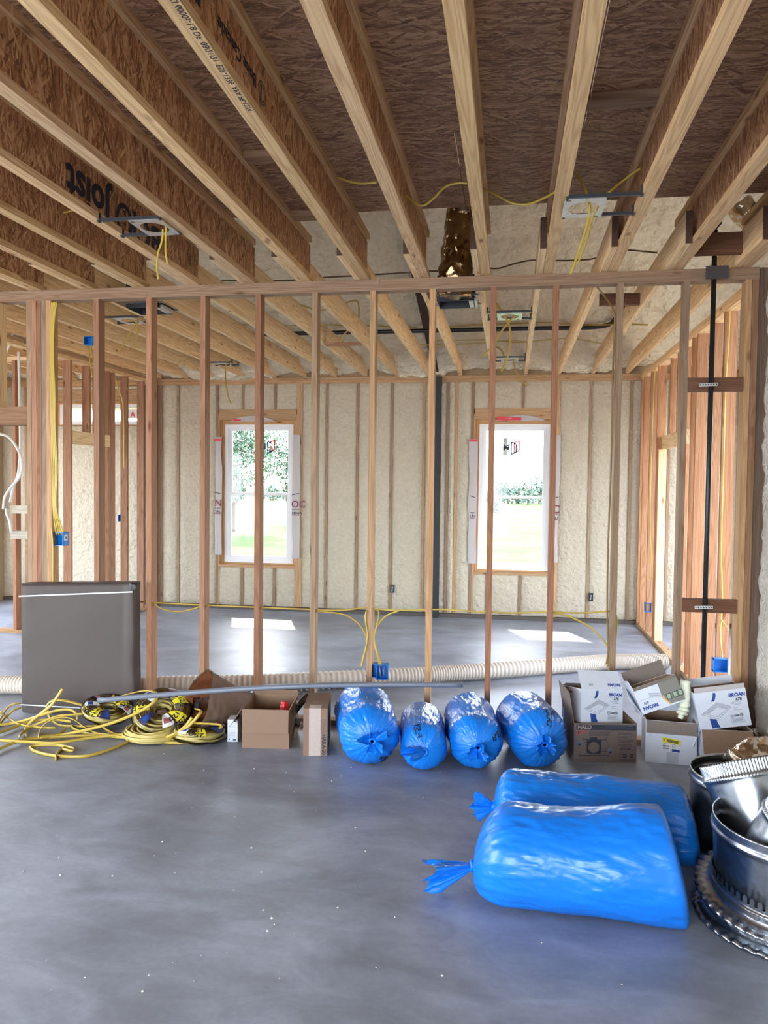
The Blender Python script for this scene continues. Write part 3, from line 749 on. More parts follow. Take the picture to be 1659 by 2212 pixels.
row_bag('widest blue duct sleeve of the row, beside the brown box printed with a lamp frame', .205, 4.63, .10, 5.09, .183, .60, 6.6, ((-1, 0, .1), .05, .042, .9, 3.3),
        texts=[('DUCT', .05, .12, math.radians(100), 'out', M_INK), ('PRODUCTS', .022, .20, math.radians(150), 'out', M_INKF), ('FLEX DUCT', .026, .20, math.radians(160), 'out', M_INKF)],
        patches=[(.22, .225, math.radians(120), math.radians(160), M_INKF), (.32, .325, math.radians(120), math.radians(160), M_INKF), (.22, .325, math.radians(120), math.radians(122), M_INKF)])
GF = 'large blue duct sleeves lying on the open floor'
bA = Bag(.805, .214, .19, .06, 2.3, 4.2, kz=.115, zc=.198, seed=8.2, shear=.22, dip=.12, taper=.10, pleat=.16, rag=.010, wide=1.06)
make_bag('bright blue duct sleeve lying in front of all the others, tail on the floor', (-.125, 3.145, 0), math.radians(-2), bA, M_BLUEF, GF, ((-1, -.05, -.30), .17, .062, .75, .9))
bB = Bag(.90, .180, .10, .07, 2.4, 3.2, kz=.165, zc=.168, seed=12.7, shear=.18, dip=.0, taper=.0, pleat=.10, rag=.013, wide=1.0)
make_bag('darker blue duct sleeve lying behind the bright one, beside the sheet-metal fittings', (-.05, 3.64, 0), math.radians(-3), bB, M_BLUE, GF, ((-1, 0, .02), .085, .055, .75, 2.1))

# ---- cartons
def carton(label, loc, rot, w, d, h, mat, flaps, group=None, open_top=True, mat_in=None, name='carton', flap_mats={}, cat='box'):
    """local frame: x to the right, y to the back, z up; origin at the front left bottom corner"""
    t = thing(name, label, cat, loc, rot, group); mi = mat_in or M_CARDIN; k = .004
    m = MB(); m.box(0, w, 0, k, 0, h).box(0, w, d-k, d, 0, h).box(0, k, k, d-k, 0, h).box(w-k, w, k, d-k, 0, h).box(k, w-k, k, d-k, 0, k)
    if not open_top: m.box(k, w-k, k, d-k, h-k, h)
    m.build('body', mat, t)
    if open_top and mi != mat:
        n = MB(); e = k+.0006
        n.add([(e, e, e), (w-e, e, e), (w-e, d-e, e), (e, d-e, e), (e, e, h-.001), (w-e, e, h-.001), (w-e, d-e, h-.001), (e, d-e, h-.001)],
              [(0, 1, 2, 3), (0, 4, 5, 1), (1, 5, 6, 2), (2, 6, 7, 3), (3, 7, 4, 0)]).build('lining', mi, t)
    fl = {}
    for side, (ang, ln) in flaps.items():
        a = math.radians(ang); ca, sa = math.cos(a), math.sin(a)
        W = w if side in ('front', 'back') else d
        P = {'front': ((0, 0, h), (1, 0, 0), (0, 1, 0)), 'back': ((w, d, h), (-1, 0, 0), (0, -1, 0)),
             'left': ((0, d, h), (0, -1, 0), (1, 0, 0)), 'right': ((w, 0, h), (0, 1, 0), (-1, 0, 0))}[side]
        o = Vector(P[0]); X = Vector(P[1]); I = Vector(P[2]); Y = I*ca+Vector((0, 0, 1))*sa; Z = X.cross(Y)
        R = Matrix((X, Y, Z)).transposed().to_4x4(); R.translation = o + Y*.001 + (-I*.003 if ang > 200 else Vector())
        f = MB().box(.003, W-.003, 0, ln, -.0015, .0015).build('flap', flap_mats.get(side, mat), t)
        f.matrix_local = R; fl[side] = f
    return t, fl
def front_text(t, s, x, z, size, mat, bold=.03, rz=0, sx=1, shear=0, align='LEFT'):
    return text('lettering', s, size, mat, t, (x, -.0012, z), (PI/2, 0, 0) if not rz else Matrix.Rotation(PI/2, 3, 'X').__matmul__(Matrix.Rotation(rz, 3, 'Z')).to_euler(), bold, align, sx, shear=shear)
def front_poly(t, pts, mat, name='printed_panel', y=-.0006):
    return quad(name, [(x, y, z) for x, z in pts], mat, t)
def front_line(t, segs, mat, w=.0015, name='printed_drawing', y=-.0009):
    m = MB()
    for p, q in segs:
        d = Vector((q[0]-p[0], q[1]-p[1])).normalized(); n = Vector((-d.y, d.x))*w
        m.add([(p[0]-n.x, y, p[1]-n.y), (q[0]-n.x, y, q[1]-n.y), (q[0]+n.x, y, q[1]+n.y), (p[0]+n.x, y, p[1]+n.y)], [(0, 1, 2, 3)])
    return tag(m.build(name, mat, t), kind='stuff')
def circ(cx, cz, r, n=24, a0=0, a1=2*PI): return [(cx+r*math.cos(a0+(a1-a0)*i/n), cz+r*math.sin(a0+(a1-a0)*i/n)) for i in range(n+1)]
def segs(pts, close=False): return list(zip(pts, pts[1:]+(pts[:1] if close else [])))[:None if close else len(pts)-1]

# brown carton with hanging flaps
t, fl = carton('open brown cardboard box with its front flap folded down, plastic packs inside', (-1.662, 4.63, 0), (0, 0, math.radians(7)), .302, .37, .25, M_CARD,
               {'front': (264, .145), 'left': (236, .14), 'right': (118, .135), 'back': (82, .03)})
pk = thing('clear_pack', 'clear plastic clamshell pack poking out of the open brown box', 'packaging', (-1.47, 4.84, .115), (.5, .5, .4))
def clam(parent, w, d, h, name='shell'):
    m = MB(); m.box(0, w, 0, d, 0, .004).box(.01, w*.45, .008, d-.008, .004, h).box(w*.52, w-.01, .008, d-.008, .004, h)
    return m.build(name, M_FILM, parent)
clam(pk, .16, .09, .035); MB().box(.02, .06, .02, .07, .006, .024).build('fitting', M_DARKM, pk); MB().box(.09, .13, .02, .07, .006, .024).build('fitting', M_DARKM, pk)
pk2 = thing('clear_pack', 'second clear pack leaning upright at the far right inside the open brown box', 'packaging', (-1.40, 4.90, .13), (.2, -.9, .3))
clam(pk2, .17, .10, .04); MB().box(.02, .07, .02, .08, .006, .03).build('fitting', M_DARKM, pk2)
rd = thing('red_pouch', 'small glossy red pouch inside the open brown box', 'pouch', (-1.435, 4.80, .18), (0, 0, .4))
MB().grid(lambda u, v: ((u-.5)*.085*(1-.55*v), .02*math.sin(PI*u)*(1-v)*math.cos(0)+.006*mnoise.noise(Vector((u*5, v*5, 1))), v*.085), 12, 12).build('pouch_front', M_RED, rd, True)
MB().grid(lambda u, v: ((u-.5)*.085*(1-.55*v), -.028*math.sin(PI*u)*(1-v*.7)+.008*mnoise.noise(Vector((u*6, v*6, 3))), v*.085), 12, 12).build('pouch_back', M_RED, rd, True)
# narrow taped carton
t, fl = carton('narrow upright brown carton sealed with wide tan tape', (-1.243, 4.57, 0), (0, 0, math.radians(10)), .150, .36, .297, M_CARD, {}, open_top=False)
front_poly(t, [(.035, 0), (.108, 0), (.108, .297), (.035, .297)], M_TAPE, 'tape')
quad('tape', [(.035, -.0006, .2976), (.108, -.0006, .2976), (.108, .075, .2976), (.035, .075, .2976)], M_TAPE, t)
text('lettering', 'HAKA-20', .032, M_PRDARK, t, (.118, -.0012, .135), Matrix(((0, 1, 0), (0, 0, -1), (-1, 0, 0))).to_euler(), .04)
front_line(t, segs([(.112, .225), (.135, .225), (.135, .145), (.112, .145)], True)+[((.125, .215), (.125, .155))], M_PRDARK, .0008)
# little white box
t, fl = carton('small white carton standing beside the open brown box', (-1.795, 4.725, 0), (0, 0, math.radians(8)), .066, .10, .145, M_WHITE, {}, open_top=False)
front_line(t, [((.006, .098), (.058, .098))]+[((.012, z), (.05, z)) for z in (.07, .062, .054, .046, .038)], M_PRGREY, .0007); front_poly(t, [(.036, .008), (.056, .008), (.056, .017), (.036, .017)], M_PRDARK); front_poly(t, [(.008, .012), (.016, .012), (.016, .02), (.008, .02)], M_PRDARK)
# brown lamp-frame box
t, fl = carton('brown box with dark title band and round lamp-frame drawing, holding a white carton', (.412, 4.785, 0), (0, 0, math.radians(9)), .385, .30, .242, plain('kraft_print', (.20, .15, .125), .75, vary=.1), {'left': (100, .19), 'back': (60, .03)}, name='carton')
front_poly(t, [(.013, .200), (.378, .200), (.378, .232), (.013, .232)], M_PRDARK); front_text(t, 'HALO', .022, .207, .031, plain('print_buff', (.42, .34, .29), .7), .04)
front_poly(t, [(.013, .170), (.045, .170), (.095, .198), (.013, .198)], M_PRRED); front_text(t, '6"', .022, .176, .022, M_PRDARK)
for i, s in enumerate(('New Construction Mounting Frame', 'Marco de montaje de construccion', 'Bati de montage de construction')): front_text(t, s, .092, .184-.0095*i, .0088, M_PRDARK, .02)
front_line(t, [((.10+.09, .222), (.315, .222)), ((.16, .215), (.325, .215)), ((.17, .208), (.325, .208))], M_PRGREY, .0008)
front_line(t, segs([(.33, .209), (.355, .209), (.355, .224), (.33, .224)], True), M_PRGREY, .001)
drk = M_PRDARK
outer = [(.075, .055), (.17, .055), (.165, .14), (.145, .14), (.145, .152), (.105, .152), (.105, .14), (.083, .14)]
cc = circ(.122, .092, .034)
m = MB(); N = len(cc)-1
ro = []
for x, z in cc[:-1]:
    dx, dz = x-.122, z-.092; k = 9
    for a in ((.046 if dx > 0 else .044)/abs(dx) if abs(dx) > 1e-6 else 99, (.046 if dz > 0 else .038)/abs(dz) if abs(dz) > 1e-6 else 99): k = min(k, a)
    ro.append((.122+dx*k, .092+dz*k))
m.add([(x, -.0008, z) for x, z in cc[:-1]]+[(x, -.0008, z) for x, z in ro], [(i, (i+1) % N, N+(i+1) % N, N+i) for i in range(N)]).build('printed_drawing', drk, t)
front_poly(t, [(.10, .138), (.142, .138), (.142, .155), (.10, .155)], drk, 'printed_drawing', -.0008)
front_line(t, [((.055, .140), (.198, .140)), ((.055, .140), (.055, .152)), ((.198, .140), (.198, .154)), ((.038, .043), (.212, .043)), ((.036, .034), (.036, .048)), ((.212, .032), (.212, .048)), ((.066, .122), (.078, .126)), ((.172, .07), (.205, .07)), ((.185, .082), (.20, .087))], drk, .0018)
front_line(t, segs(circ(.165, .105, .045, 14, -.3, 1.3)), drk, .0008)
for cx, cz in ((.034, .118), (.224, .072)): front_poly(t, circ(cx, cz, .019)[:-1], M_PRGREY); front_poly(t, circ(cx, cz-.004, .012, 10, PI, 2*PI)+[], drk, 'printed_drawing', -.001)
front_line(t, [((.27, z), (.27+random.uniform(.06, .105), z)) for z in (.182, .175, .161, .154, .14, .133, .126, .113, .106)], drk, .001)
front_line(t, segs([(.285, .012), (.375, .012), (.375, .098), (.285, .098)], True)+[((.285, .078), (.375, .078))], drk, .0009)
front_text(t, 'HL6RSMF', .289, .082, .0155, drk, .03); front_line(t, [((.313, .066), (.335, .066)), ((.287, .018), (.374, .018))], drk, .002); front_line(t, [((.30, .05), (.325, .05)), ((.345, .05), (.365, .05)), ((.30, .035), (.325, .035)), ((.345, .035), (.365, .035))], drk, .004)
front_line(t, [((.013, .013), (.06, .013))], drk, .001)
# fan cartons
def fan_print(t, w, h, dark_line=M_PRBLUE, swoosh=True):
    sx, sz = w/.285, h/.205
    P = lambda x, z: (x*sx, z*sz)
    if swoosh:
        front_poly(t, [P(*p) for p in ((.103, .196), (.118, .196), (.117, .180), (.111, .162), (.103, .150), (.087, .150), (.095, .163), (.101, .180))], M_PRBLUE, 'printed_swoosh')
        front_poly(t, [P(*p) for p in ((.063, .058), (.100, .052), (.104, .030), (.115, .006), (.070, .004), (.066, .030))], M_PRBLUE, 'printed_swoosh')
    A = [P(*p) for p in ((.022, .085), (.118, .142), (.192, .112), (.112, .052))]
    front_poly(t, A, M_WHITE, 'printed_drawing', -.0010)
    L = segs(A, True); mid = [P(*p) for p in ((.055, .083), (.118, .118), (.165, .100), (.108, .064))]
    L += segs(mid, True)
    for k in (.2, .4, .6, .8):
        q = [((1-k)*a[0]+k*b[0], (1-k)*a[1]+k*b[1]) for a, b in zip(A, mid)]
        L += [(q[0], q[1]), (q[1], q[2])]
    front_line(t, L, M_PRGREY, .0009, y=-.0013)
    front_text(t, 'BROAN', .186*sx, .166*sz, .0265*sx, dark_line, .05, sx=1.0, shear=.15)
    front_text(t, '678', .222*sx, .142*sz, .022*sx, M_PRDARK, .04, shear=.12)
    front_line(t, [(P(.20, .134), P(.252, .134)), (P(.195, .126), P(.25, .126)), (P(.215, .121), P(.25, .121)), (P(.20, .105), P(.235, .105)), (P(.21, .098), P(.222, .098)), (P(.20, .091), P(.245, .091))], M_PRGREY, .0008)
    front_line(t, segs(circ(.190*sx, .062*sz, .010))+segs(circ(.240*sx, .062*sz, .009))+segs(circ(.240*sx, .062*sz, .0055))+[(P(.235, .062), P(.245, .062))], M_PRDARK, .001)
    front_text(t, 'UL', .1845*sx, .058*sz, .010, M_PRDARK, .03); front_text(t, 'HVI', .205*sx, .056*sz, .015, M_PRDARK, .06)
    front_line(t, segs([P(.183, .024), P(.250, .024), P(.250, .046), P(.183, .046)], True)+[(P(.19+.0042*k, .028), P(.19+.0042*k, .043)) for k in range(13)], M_PRGREY, .0008)
def flap_text(f, s, x, y, size, mat, rot=PI, bold=.04):
    return text('lettering', s, size, mat, f, (x, y, .0022), (0, 0, rot), bold)
t, fl = carton('white fan carton tipped into the brown lamp-frame box, its lid flap up', (.455, 4.83, .232), (math.radians(-9), math.radians(4), math.radians(21)), .283, .27, .205, M_WHITE, {'front': (62, .125), 'back': (20, .05)}, name='fan_carton')
fan_print(t, .283, .205)
# the flap's printed side faces away from the box, so its lettering reads upside down
ff = fl['front']
for s, x, y, size, mt in (('BROAN', .175, .020, .026, M_PRBLUE), ('678', .045, .022, .018, M_PRGREY)):
    text('lettering', s, size, mt, ff, (x+(.10 if s == 'BROAN' else .04), y+size*.75, .0024), (0, 0, PI), .04)
# side print of that carton
for s, y, z, size in (('BROAN', .15, .165, .026), ('678', .11, .135, .02)):
    text('lettering', s, size, M_PRBLUE, t, (-.0012, y+.06, z), (PI/2, 0, -PI/2), .05)
quad('printed_panel', [(-.0008, .268, .07), (-.0008, .185, .06), (-.0008, .165, .13), (-.0008, .175, .20), (-.0008, .268, .20)], plain('print_photo', (.30, .27, .24), .6), t)
quad('printed_panel', [(-.0012, .262, .10), (-.0012, .20, .10), (-.0012, .20, .165), (-.0012, .262, .165)], M_PRDARK, t)
for a, b_ in ((.258, .234), (.228, .204)): quad('printed_panel', [(-.0016, a, .105), (-.0016, b_, .105), (-.0016, b_, .16), (-.0016, a, .16)], plain('print_view_%d' % int(a*1000), (.36, .42, .40), .6), t)
quad('printed_panel', [(-.0014, .190, .065), (-.0014, .178, .065), (-.0014, .160, .13), (-.0014, .168, .20), (-.0014, .180, .20), (-.0014, .172, .13)], M_PRORANGE, t)
# tipped middle fan carton, on the white one
t, fl = carton('white fan carton lying tilted on the plain white box, dusty brown flap over its front', (.828, 4.865, .293), (math.radians(-14), math.radians(-21), math.radians(6)), .275, .24, .165, M_WHITE, {'front': (283, .105), 'back': (75, .10), 'left': (100, .05)}, name='fan_carton', flap_mats={'front': M_CARDG, 'back': M_CARDG})
front_text(t, 'BROAN', .112, .040, .028, M_PRBLUE, .05, rz=PI); front_text(t, '678', .062, .066, .020, M_PRGREY, .04, rz=PI)
front_line(t, [((.02, .082), (.095, .082))], M_PRGREY, .0007)
front_poly(t, [(.155, .165), (.275, .165), (.275, .006), (.175, .012), (.150, .055)], plain('print_room', (.22, .21, .18), .6))
front_poly(t, [(.150, .055), (.158, .075), (.170, .036), (.190, .006), (.180, .006), (.164, .030)], M_PRORANGE, 'printed_swoosh', -.0010)
for x in (.175, .215, .248): front_poly(t, [(x, .036), (x+.03, .036), (x+.03, .072), (x, .072)], M_PRDARK, y=-.0009); front_poly(t, [(x+.004, .040), (x+.026, .040), (x+.026, .068), (x+.004, .068)], plain('print_garden_%d' % int(x*1000), (.34, .45, .30), .6), y=-.0012)
front_line(t, [((.08, .085+.006*k), (.15, .064+.006*k)) for k in range(5)], M_PRGREY, .001)
# plain white carton underneath
t, fl = carton('plain white carton with a yellow label, its dusty front lid flap folded over', (.848, 4.875, 0), (0, 0, math.radians(-4)), .298, .25, .262, M_WHITE, {'front': (262, .075), 'right': (265, .20), 'left': (130, .16), 'back': (88, .15)}, flap_mats={'front': M_CARDG}, mat_in=M_CARDIN, name='carton')
front_poly(t, [(.098, .132), (.205, .120), (.205, .150), (.098, .164)], M_PRYEL, 'label', -.0012)
front_text(t, 'R', .104, .143, .016, M_PRDARK, .04); front_line(t, [((.125, .150), (.196, .141)), ((.125, .144), (.19, .136)), ((.128, .138), (.19, .130))], M_PRDARK, .0022, y=-.0018)
front_poly(t, [(.098, .090), (.205, .082), (.205, .118), (.098, .130)], M_PRWHITE, 'label', -.0011); front_text(t, 'FB410', .101, .104, .014, M_PRDARK, .04)
front_line(t, [((.103+.003*k, .091), (.103+.003*k, .099)) for k in range(12)]+segs(circ(.165, .112, .009))+[((.19, .115), (.20, .115)), ((.103, .124), (.122, .123))], M_PRDARK, .0009, y=-.0018)
front_poly(t, [(.155, .078), (.20, .074), (.20, .090), (.155, .094)], M_PRBLUE, 'label', -.0018)
front_poly(t, [(.125, .002), (.195, .002), (.195, .070), (.125, .074)], plain('clear_tape', (.52, .55, .62), .2), 'tape')
# right stack: lower brown-flapped carton, fan carton on top
t, fl = carton('white carton with a wide brown flap hanging over its front, under the rightmost fan carton', (1.165, 4.845, 0), (0, 0, math.radians(3)), .30, .26, .232, M_WHITE, {'front': (248, .155), 'left': (250, .12), 'right': (232, .15)}, flap_mats={'front': M_CARD, 'right': M_CARD}, name='carton')
front_poly(t, [(.125, .01), (.20, .01), (.20, .032), (.125, .032)], M_PRBLUE, 'label')
t, fl = carton('rightmost white fan carton, leaning back on the box beside the foamed wall', (1.160, 4.850, .222), (math.radians(-6), math.radians(-9.5), math.radians(2)), .300, .24, .222, M_WHITE, {'front': (95, .030), 'back': (80, .05)}, name='fan_carton', flap_mats={'front': plain('flap_edge', (.52, .47, .46), .8)})
fan_print(t, .300, .222)
# rolled scrap of foam
fo = MB().tube(spline([(1.045, 4.86, .285), (1.055, 4.87, .31), (1.075, 4.90, .35), (1.085, 4.93, .43), (1.09, 4.94, .50)], 8), .020, .032, 12, ripple=lambda i: .35*mnoise.noise(Vector((i*.5, 1, 2))) - (.45 if i < 8 else 0))
tag(fo.build('foam_scrap', plain('fresh_foam', (.72, .74, .58), .7, bump=.5, bscale=40), None, True), 'pale curled strip of foam between the tilted fan carton and the right stack', 'foam scrap')
# crumpled foil duct end in the corner
def foil_piece(name, label, pts, r, mat, amp=.25):
    t = MB().tube(spline(pts, 10), r, r, 40, ripple=None)
    n = len(spline(pts, 10))
    t.v = [v + (v-Vector(pts[0]))*0 + Vector((mnoise.noise(v*18), mnoise.noise(v*18+Vector((5, 5, 5))), mnoise.noise(v*18+Vector((9, 1, 4)))))*r*amp for v in t.v]
    return tag(t.build(name, mat, None, True), label, 'flex duct')
foil_piece('foil_duct', 'crumpled silvery foil duct end lying behind the sheet-metal elbow', [(1.10, 3.80, .36), (1.22, 3.86, .40), (1.40, 3.90, .34), (1.47, 3.95, .20)], .105, M_FOIL)
foil_piece('foil_duct', 'strip of crumpled foil between the right carton stack and the foamed wall', [(1.505, 4.93, .03), (1.50, 4.95, .12), (1.495, 4.97, .22)], .028, M_GALVL, .5)

# ---- sheet-metal fittings, right foreground
def collar(parent, name, r, z0, z1, bead=None, n=64, mat=None, thick=.0015, crimp=None, r1=None, M=None):
    r1 = r if r1 is None else r1; pr = []
    zs = [z0+(z1-z0)*i/40 for i in range(41)]
    for z in zs:
        q = r+(r1-r)*(z-z0)/(z1-z0)
        if bead:
            for bz in bead: q += .008*math.exp(-((z-bz)/.006)**2)
        pr.append((q, z))
    inner = [(q-thick*2, z) for q, z in reversed(pr)]
    rp = None
    if crimp:
        k0 = [i for i, z in enumerate(zs) if z >= crimp]
        rp = lambda k, a: (.0030*math.sin(a*84) - .003 if (k in k0 or (81-k) in k0) else 0)
    m = MB().lathe(pr+inner, n if not crimp else 420, rp)
    if M is not None: m.xf(M)
    return m.build(name, mat or M_GALV, parent, True)
def flange(parent, name, r0, r1, z, teeth=44, M=None, mat=None):
    m = MB(); n = teeth*4
    pr = [(r0, z+.028), (r0+.004, z+.004), (r1-.03, z), (r1-.018, z+.004), (r1, z-.002), (r1, z-.012), (r1-.016, z-.008), (r0, z-.006)]
    m.lathe(pr, n, lambda k, a: (.005*math.sin(a*teeth) if k in (4, 5) else 0))
    m.v = [Vector((v.x, v.y, v.z + (.007*math.sin(math.atan2(v.y, v.x)*teeth) if math.hypot(v.x, v.y) > r1-.024 else 0))) for v in m.v]
    if M is not None: m.xf(M)
    return m.build(name, mat or M_GALV, parent, True)
cx, cy = 1.08, 3.17
d0 = thing('duct_takeoff', 'toothed galvanized take-off flange flat on the floor, under the stack', 'duct fitting', (cx, cy, 0))
flange(d0, 'flange', .265, .325, .016); collar(d0, 'collar', .268, .012, .085, [.05])
d1 = thing('duct_takeoff', 'tilted galvanized take-off with a toothed flange, second from the floor', 'duct fitting', (cx+.005, cy-.005, .118), (math.radians(8), math.radians(-2), 0))
flange(d1, 'flange', .262, .325, 0); collar(d1, 'collar', .264, -.004, .065, [.045])
tm = MB()
for k in range(60):
    a = 2*PI*k/60; tm.add([Vector((.2665*math.cos(a+q*.034), .2665*math.sin(a+q*.034), z)) for q, z in ((-1, .065), (1, .065), (1, .090), (.4, .098), (-.4, .098), (-1, .090))], [(0, 1, 2, 3, 4, 5)])
tag(tm.build('tabs', M_GALV, d1), kind='stuff')
d2 = thing('duct_collar', 'wide beaded galvanized collar on top of the stack, holding two round pipes', 'duct fitting', (cx+.012, cy+.01, .135), (math.radians(2), 0, 0))
collar(d2, 'shell', .258, .0, .262, [.215, .205], 72, r1=.272)
d3 = thing('duct_collar', 'tall beaded galvanized collar standing behind the stack', 'duct fitting', (1.085, 3.70, 0.0))
collar(d3, 'shell', .235, .0, .395, [.355], 72)
d4 = thing('duct_elbow', 'galvanized pipe with a crimped rim lying across both wide collars', 'duct fitting', (1.06, 3.36, .28), (math.radians(-24), math.radians(-14), 0))
collar(d4, 'pipe', .150, -.06, .27, [.205], crimp=.21, mat=M_GALV, r1=.175)
d5 = thing('duct_pipe', 'smaller crimped galvanized pipe leaning in the front collar', 'duct fitting', (.985, 3.14, .16), (math.radians(14), math.radians(21), 0))
collar(d5, 'pipe', .125, 0, .36, [.295], crimp=.30, mat=M_GALV)
st = thing('metal_strip_bundle', 'low stack of thin galvanized drive strips on the floor beside the tall collar', 'sheet metal', (.80, 3.55, 0), (0, 0, .15))
for k in range(5): MB().box(0, .5, 0, .05, .012*k, .012*k+.008).build('strip', M_GALVL, st)

# ---- wrapped slab leaning on the studs
sl = thing('wrapped_panel', 'tall flat bundle wrapped in dark brown kraft paper, leaning on the studs', 'wrapped bundle', (-3.06, 5.105, 0), (0, 0, math.radians(1)))
def slab(u, v):
    a = 2*PI*v; w, d = .445, .055; e = .12
    c, s_ = math.cos(a), math.sin(a)
    x = w*math.copysign(abs(c)**e, c); y = d*math.copysign(abs(s_)**(e*3), s_)
    z = .002+u*.955 + .018*(x/w) * u
    if s_ < 0:
        f = max(0, (x-.12)/.33); y += .010*f*math.sin(x*42+.6*mnoise.noise(Vector((x*6, z*2, 0))))*(.5+.5*u)
        y += .006*mnoise.noise(Vector((x*5, z*4, 4)))
    if x > .40: x += .012*mnoise.noise(Vector((y*9, z*6, 2)))
    return (x, y, z)
m = MB().grid(slab, 40, 220, False, True); n = len(m.v); m.f.append(tuple(range(n-220, n))); m.build('kraft_wrap', M_WRAP, sl, True)
def band(z0, z1, h): return MB().add([(-.447, -.0625, z0), (.432, -.066, z1), (.432, -.066, z1+h), (-.447, -.0625, z0+h)], [(0, 1, 2, 3)]).build('strap', M_STRAP, sl)
band(.845, .905, .010); band(.052, .056, .009)
MB().grid(lambda u, v: (.405+.05*u, -.066-.006*math.sin(u*PI), .93+.045*v*(1-.4*u)), 6, 4).build('torn_corner', M_BLACK, sl, True)

# ---- crumpled paper bag
pb = thing('paper_bag', 'crumpled brown paper bag lying open beside the cable coils', 'bag', (-1.95, 4.93, 0), (0, 0, math.radians(50)))
def pbag(u, v):
    a = 2*PI*v
    R = .21*(1-.55*u**1.3); x = -.16+.42*u
    y = .78*R*math.cos(a)*(1-.2*u); z = R*1.08*math.sin(a)+.205-.095*u
    cr = abs(mnoise.noise(Vector((x*7, math.cos(a)*2.2, math.sin(a)*2.2+3))))*.045+abs(mnoise.noise(Vector((x*17, math.cos(a)*5, math.sin(a)*5))))*.035
    y *= 1-cr*3; z = (z-.16)*(1-cr*2)+.16
    x += (.10*math.sin(a)+.03*mnoise.noise(Vector((a, 1, 1))))*(1-u)**2*1.0
    return Vector((x, y, max(z, .003)))
m = MB().grid(lambda u, v: pbag(u, v), 36, 70, False, True); n = len(m.v); m.f.append(tuple(range(n-70, n))); m.build('paper', M_PAPER, pb, True)
MB().grid(lambda u, v: (lambda p, c: c+(p-c)*.955)(pbag(.004+.95*u, v), Vector((-.16+.42*(.004+.95*u), 0, .17))), 30, 60, False, True).build('paper_inside', M_PAPERIN, pb, True)
ck = thing('clear_pack', 'clear plastic clamshell pack at the mouth of the paper bag', 'packaging', (-2.12, 4.90, .115), (.9, 0, .3)); clam(ck, .13, .10, .05)
MB().box(.02, .05, .02, .07, .006, .03).build('fitting', M_DARKM, ck)

# ---- grey conduit
tag(MB().tube(spline([at(212, 1513, 4.64), at(400, 1497, 4.64), at(600, 1484, 4.70), at(800, 1479, 4.80), at(1000, 1479, 4.88)], 10), .017, n=14).build('conduit', M_PVC, None, True),
    'long grey conduit resting across the coils and the blue sleeves', 'pipe')
# ---- corrugated hose on the floor of the back room
hp = [(-4.35, 5.40, .074), (-3.9, 5.45, .074), (-3.1, 5.60, .074), (-2.0, 5.91, .074), (-.9, 6.35, .074), (-.25, 6.66, .074), (.65, 7.14, .074), (1.05, 7.33, .074), (1.46, 7.42, .074)]
hs = spline(hp, 110)
tag(MB().tube(hs, .067, n=18, ripple=lambda i: .075 if i % 4 in (0, 1) else -.02).build('ribbed_hose', M_HOSE, None, True), 'long beige ribbed vacuum hose across the back room floor', 'hose')

# ---- yellow cable: coils in film and loose loops
def coil(name, label, loc, rot, R, r, seed, labels=True, squash=.62):
    t = thing(name, label, 'cable coil', loc, rot, 'yellow cable coils')
    rnd = random.Random(seed); m = MB()
    for k in range(26):
        a0 = rnd.uniform(0, 2*PI); q = math.sqrt(rnd.random())*.9; c = rnd.uniform(0, 2*PI)
        rr = R+r*q*math.cos(c); zz = r*squash*q*math.sin(c)
        pts = [Vector(((rr+.005*math.sin(3*a+a0))*math.cos(a), (rr+.005*math.cos(2*a+a0))*math.sin(a), zz+.006*math.sin(2*a+a0))) for a in [2*PI*i/48 for i in range(49)]]
        m.tube(pts, .0085, .0045, 6, cap=False)
    tag(m.build('winding', M_YELP, t, True), kind='stuff')
    S = lambda a, b, off=0: Vector(((R+(r+off)*math.cos(b)*(1+.05*math.sin(9*a)))*math.cos(a), (R+(r+off)*math.cos(b))*math.sin(a), (r*squash+off)*math.sin(b)+.004*math.sin(7*a+3*b)))
    if labels:
        MB().grid(lambda u, v: S(2*PI*u, 2*PI*v, .008), 64, 20, True, True).build('film', M_FILM, t, True)
        def patch(a0, a1, b0, b1, mt): return MB().grid(lambda u, v: S(a0+(a1-a0)*u, b0+(b1-b0)*v, .010), 10, 8).build('label', mt, t, True)
        for i, a0 in enumerate([rnd.uniform(0, .4)+PI*2*k/7 for k in range(7)]):
            b0 = rnd.uniform(.5, .9); w = rnd.uniform(.38, .52)
            patch(a0, a0+w, b0, b0+1.5, (M_PRYEL, M_PRNAVY, M_PRWHITE)[i % 3])
            if i % 3 == 0:
                for sx_, bb, s in ((a0+w*.85, b0+1.0, '12/2'), (a0+w*.85, b0+.35, '250')):
                    c = bpy.data.curves.new('lettering', 'FONT'); c.body = s; c.size = .045; c.offset = .001
                    o = bpy.data.objects.new('text_source', c); me = bpy.data.meshes.new_from_object(o); bpy.data.objects.remove(o)
                    for v in me.vertices: v.co = S(sx_-v.co.x/R, bb-v.co.y/r*.9, .0125)
                    me.materials.clear(); tag(link('lettering', me, M_INK, t), kind='stuff')
            else: patch(a0+.06, a0+w-.06, b0+.3, b0+.8, M_PRRED if i % 2 else M_PRBLUE)
    return t
M_PRNAVY = plain('label_navy', (.03, .035, .12), .4)
coil('cable_coil', 'film-wrapped yellow cable coil lying tilted in the middle of the pile', (-2.30, 4.83, .135), (math.radians(33), math.radians(3), .3), .118, .075, 3)
coil('cable_coil', 'film-wrapped yellow cable coil half under the conduit end, against the brown bundle', (-2.74, 4.90, .105), (math.radians(16), math.radians(-6), 1.3), .105, .060, 5)
coil('cable_coil', 'yellow cable coil nearest the paper bag, torn film on it', (-1.985, 4.72, .052), (math.radians(4), math.radians(2), 2.1), .120, .062, 8)
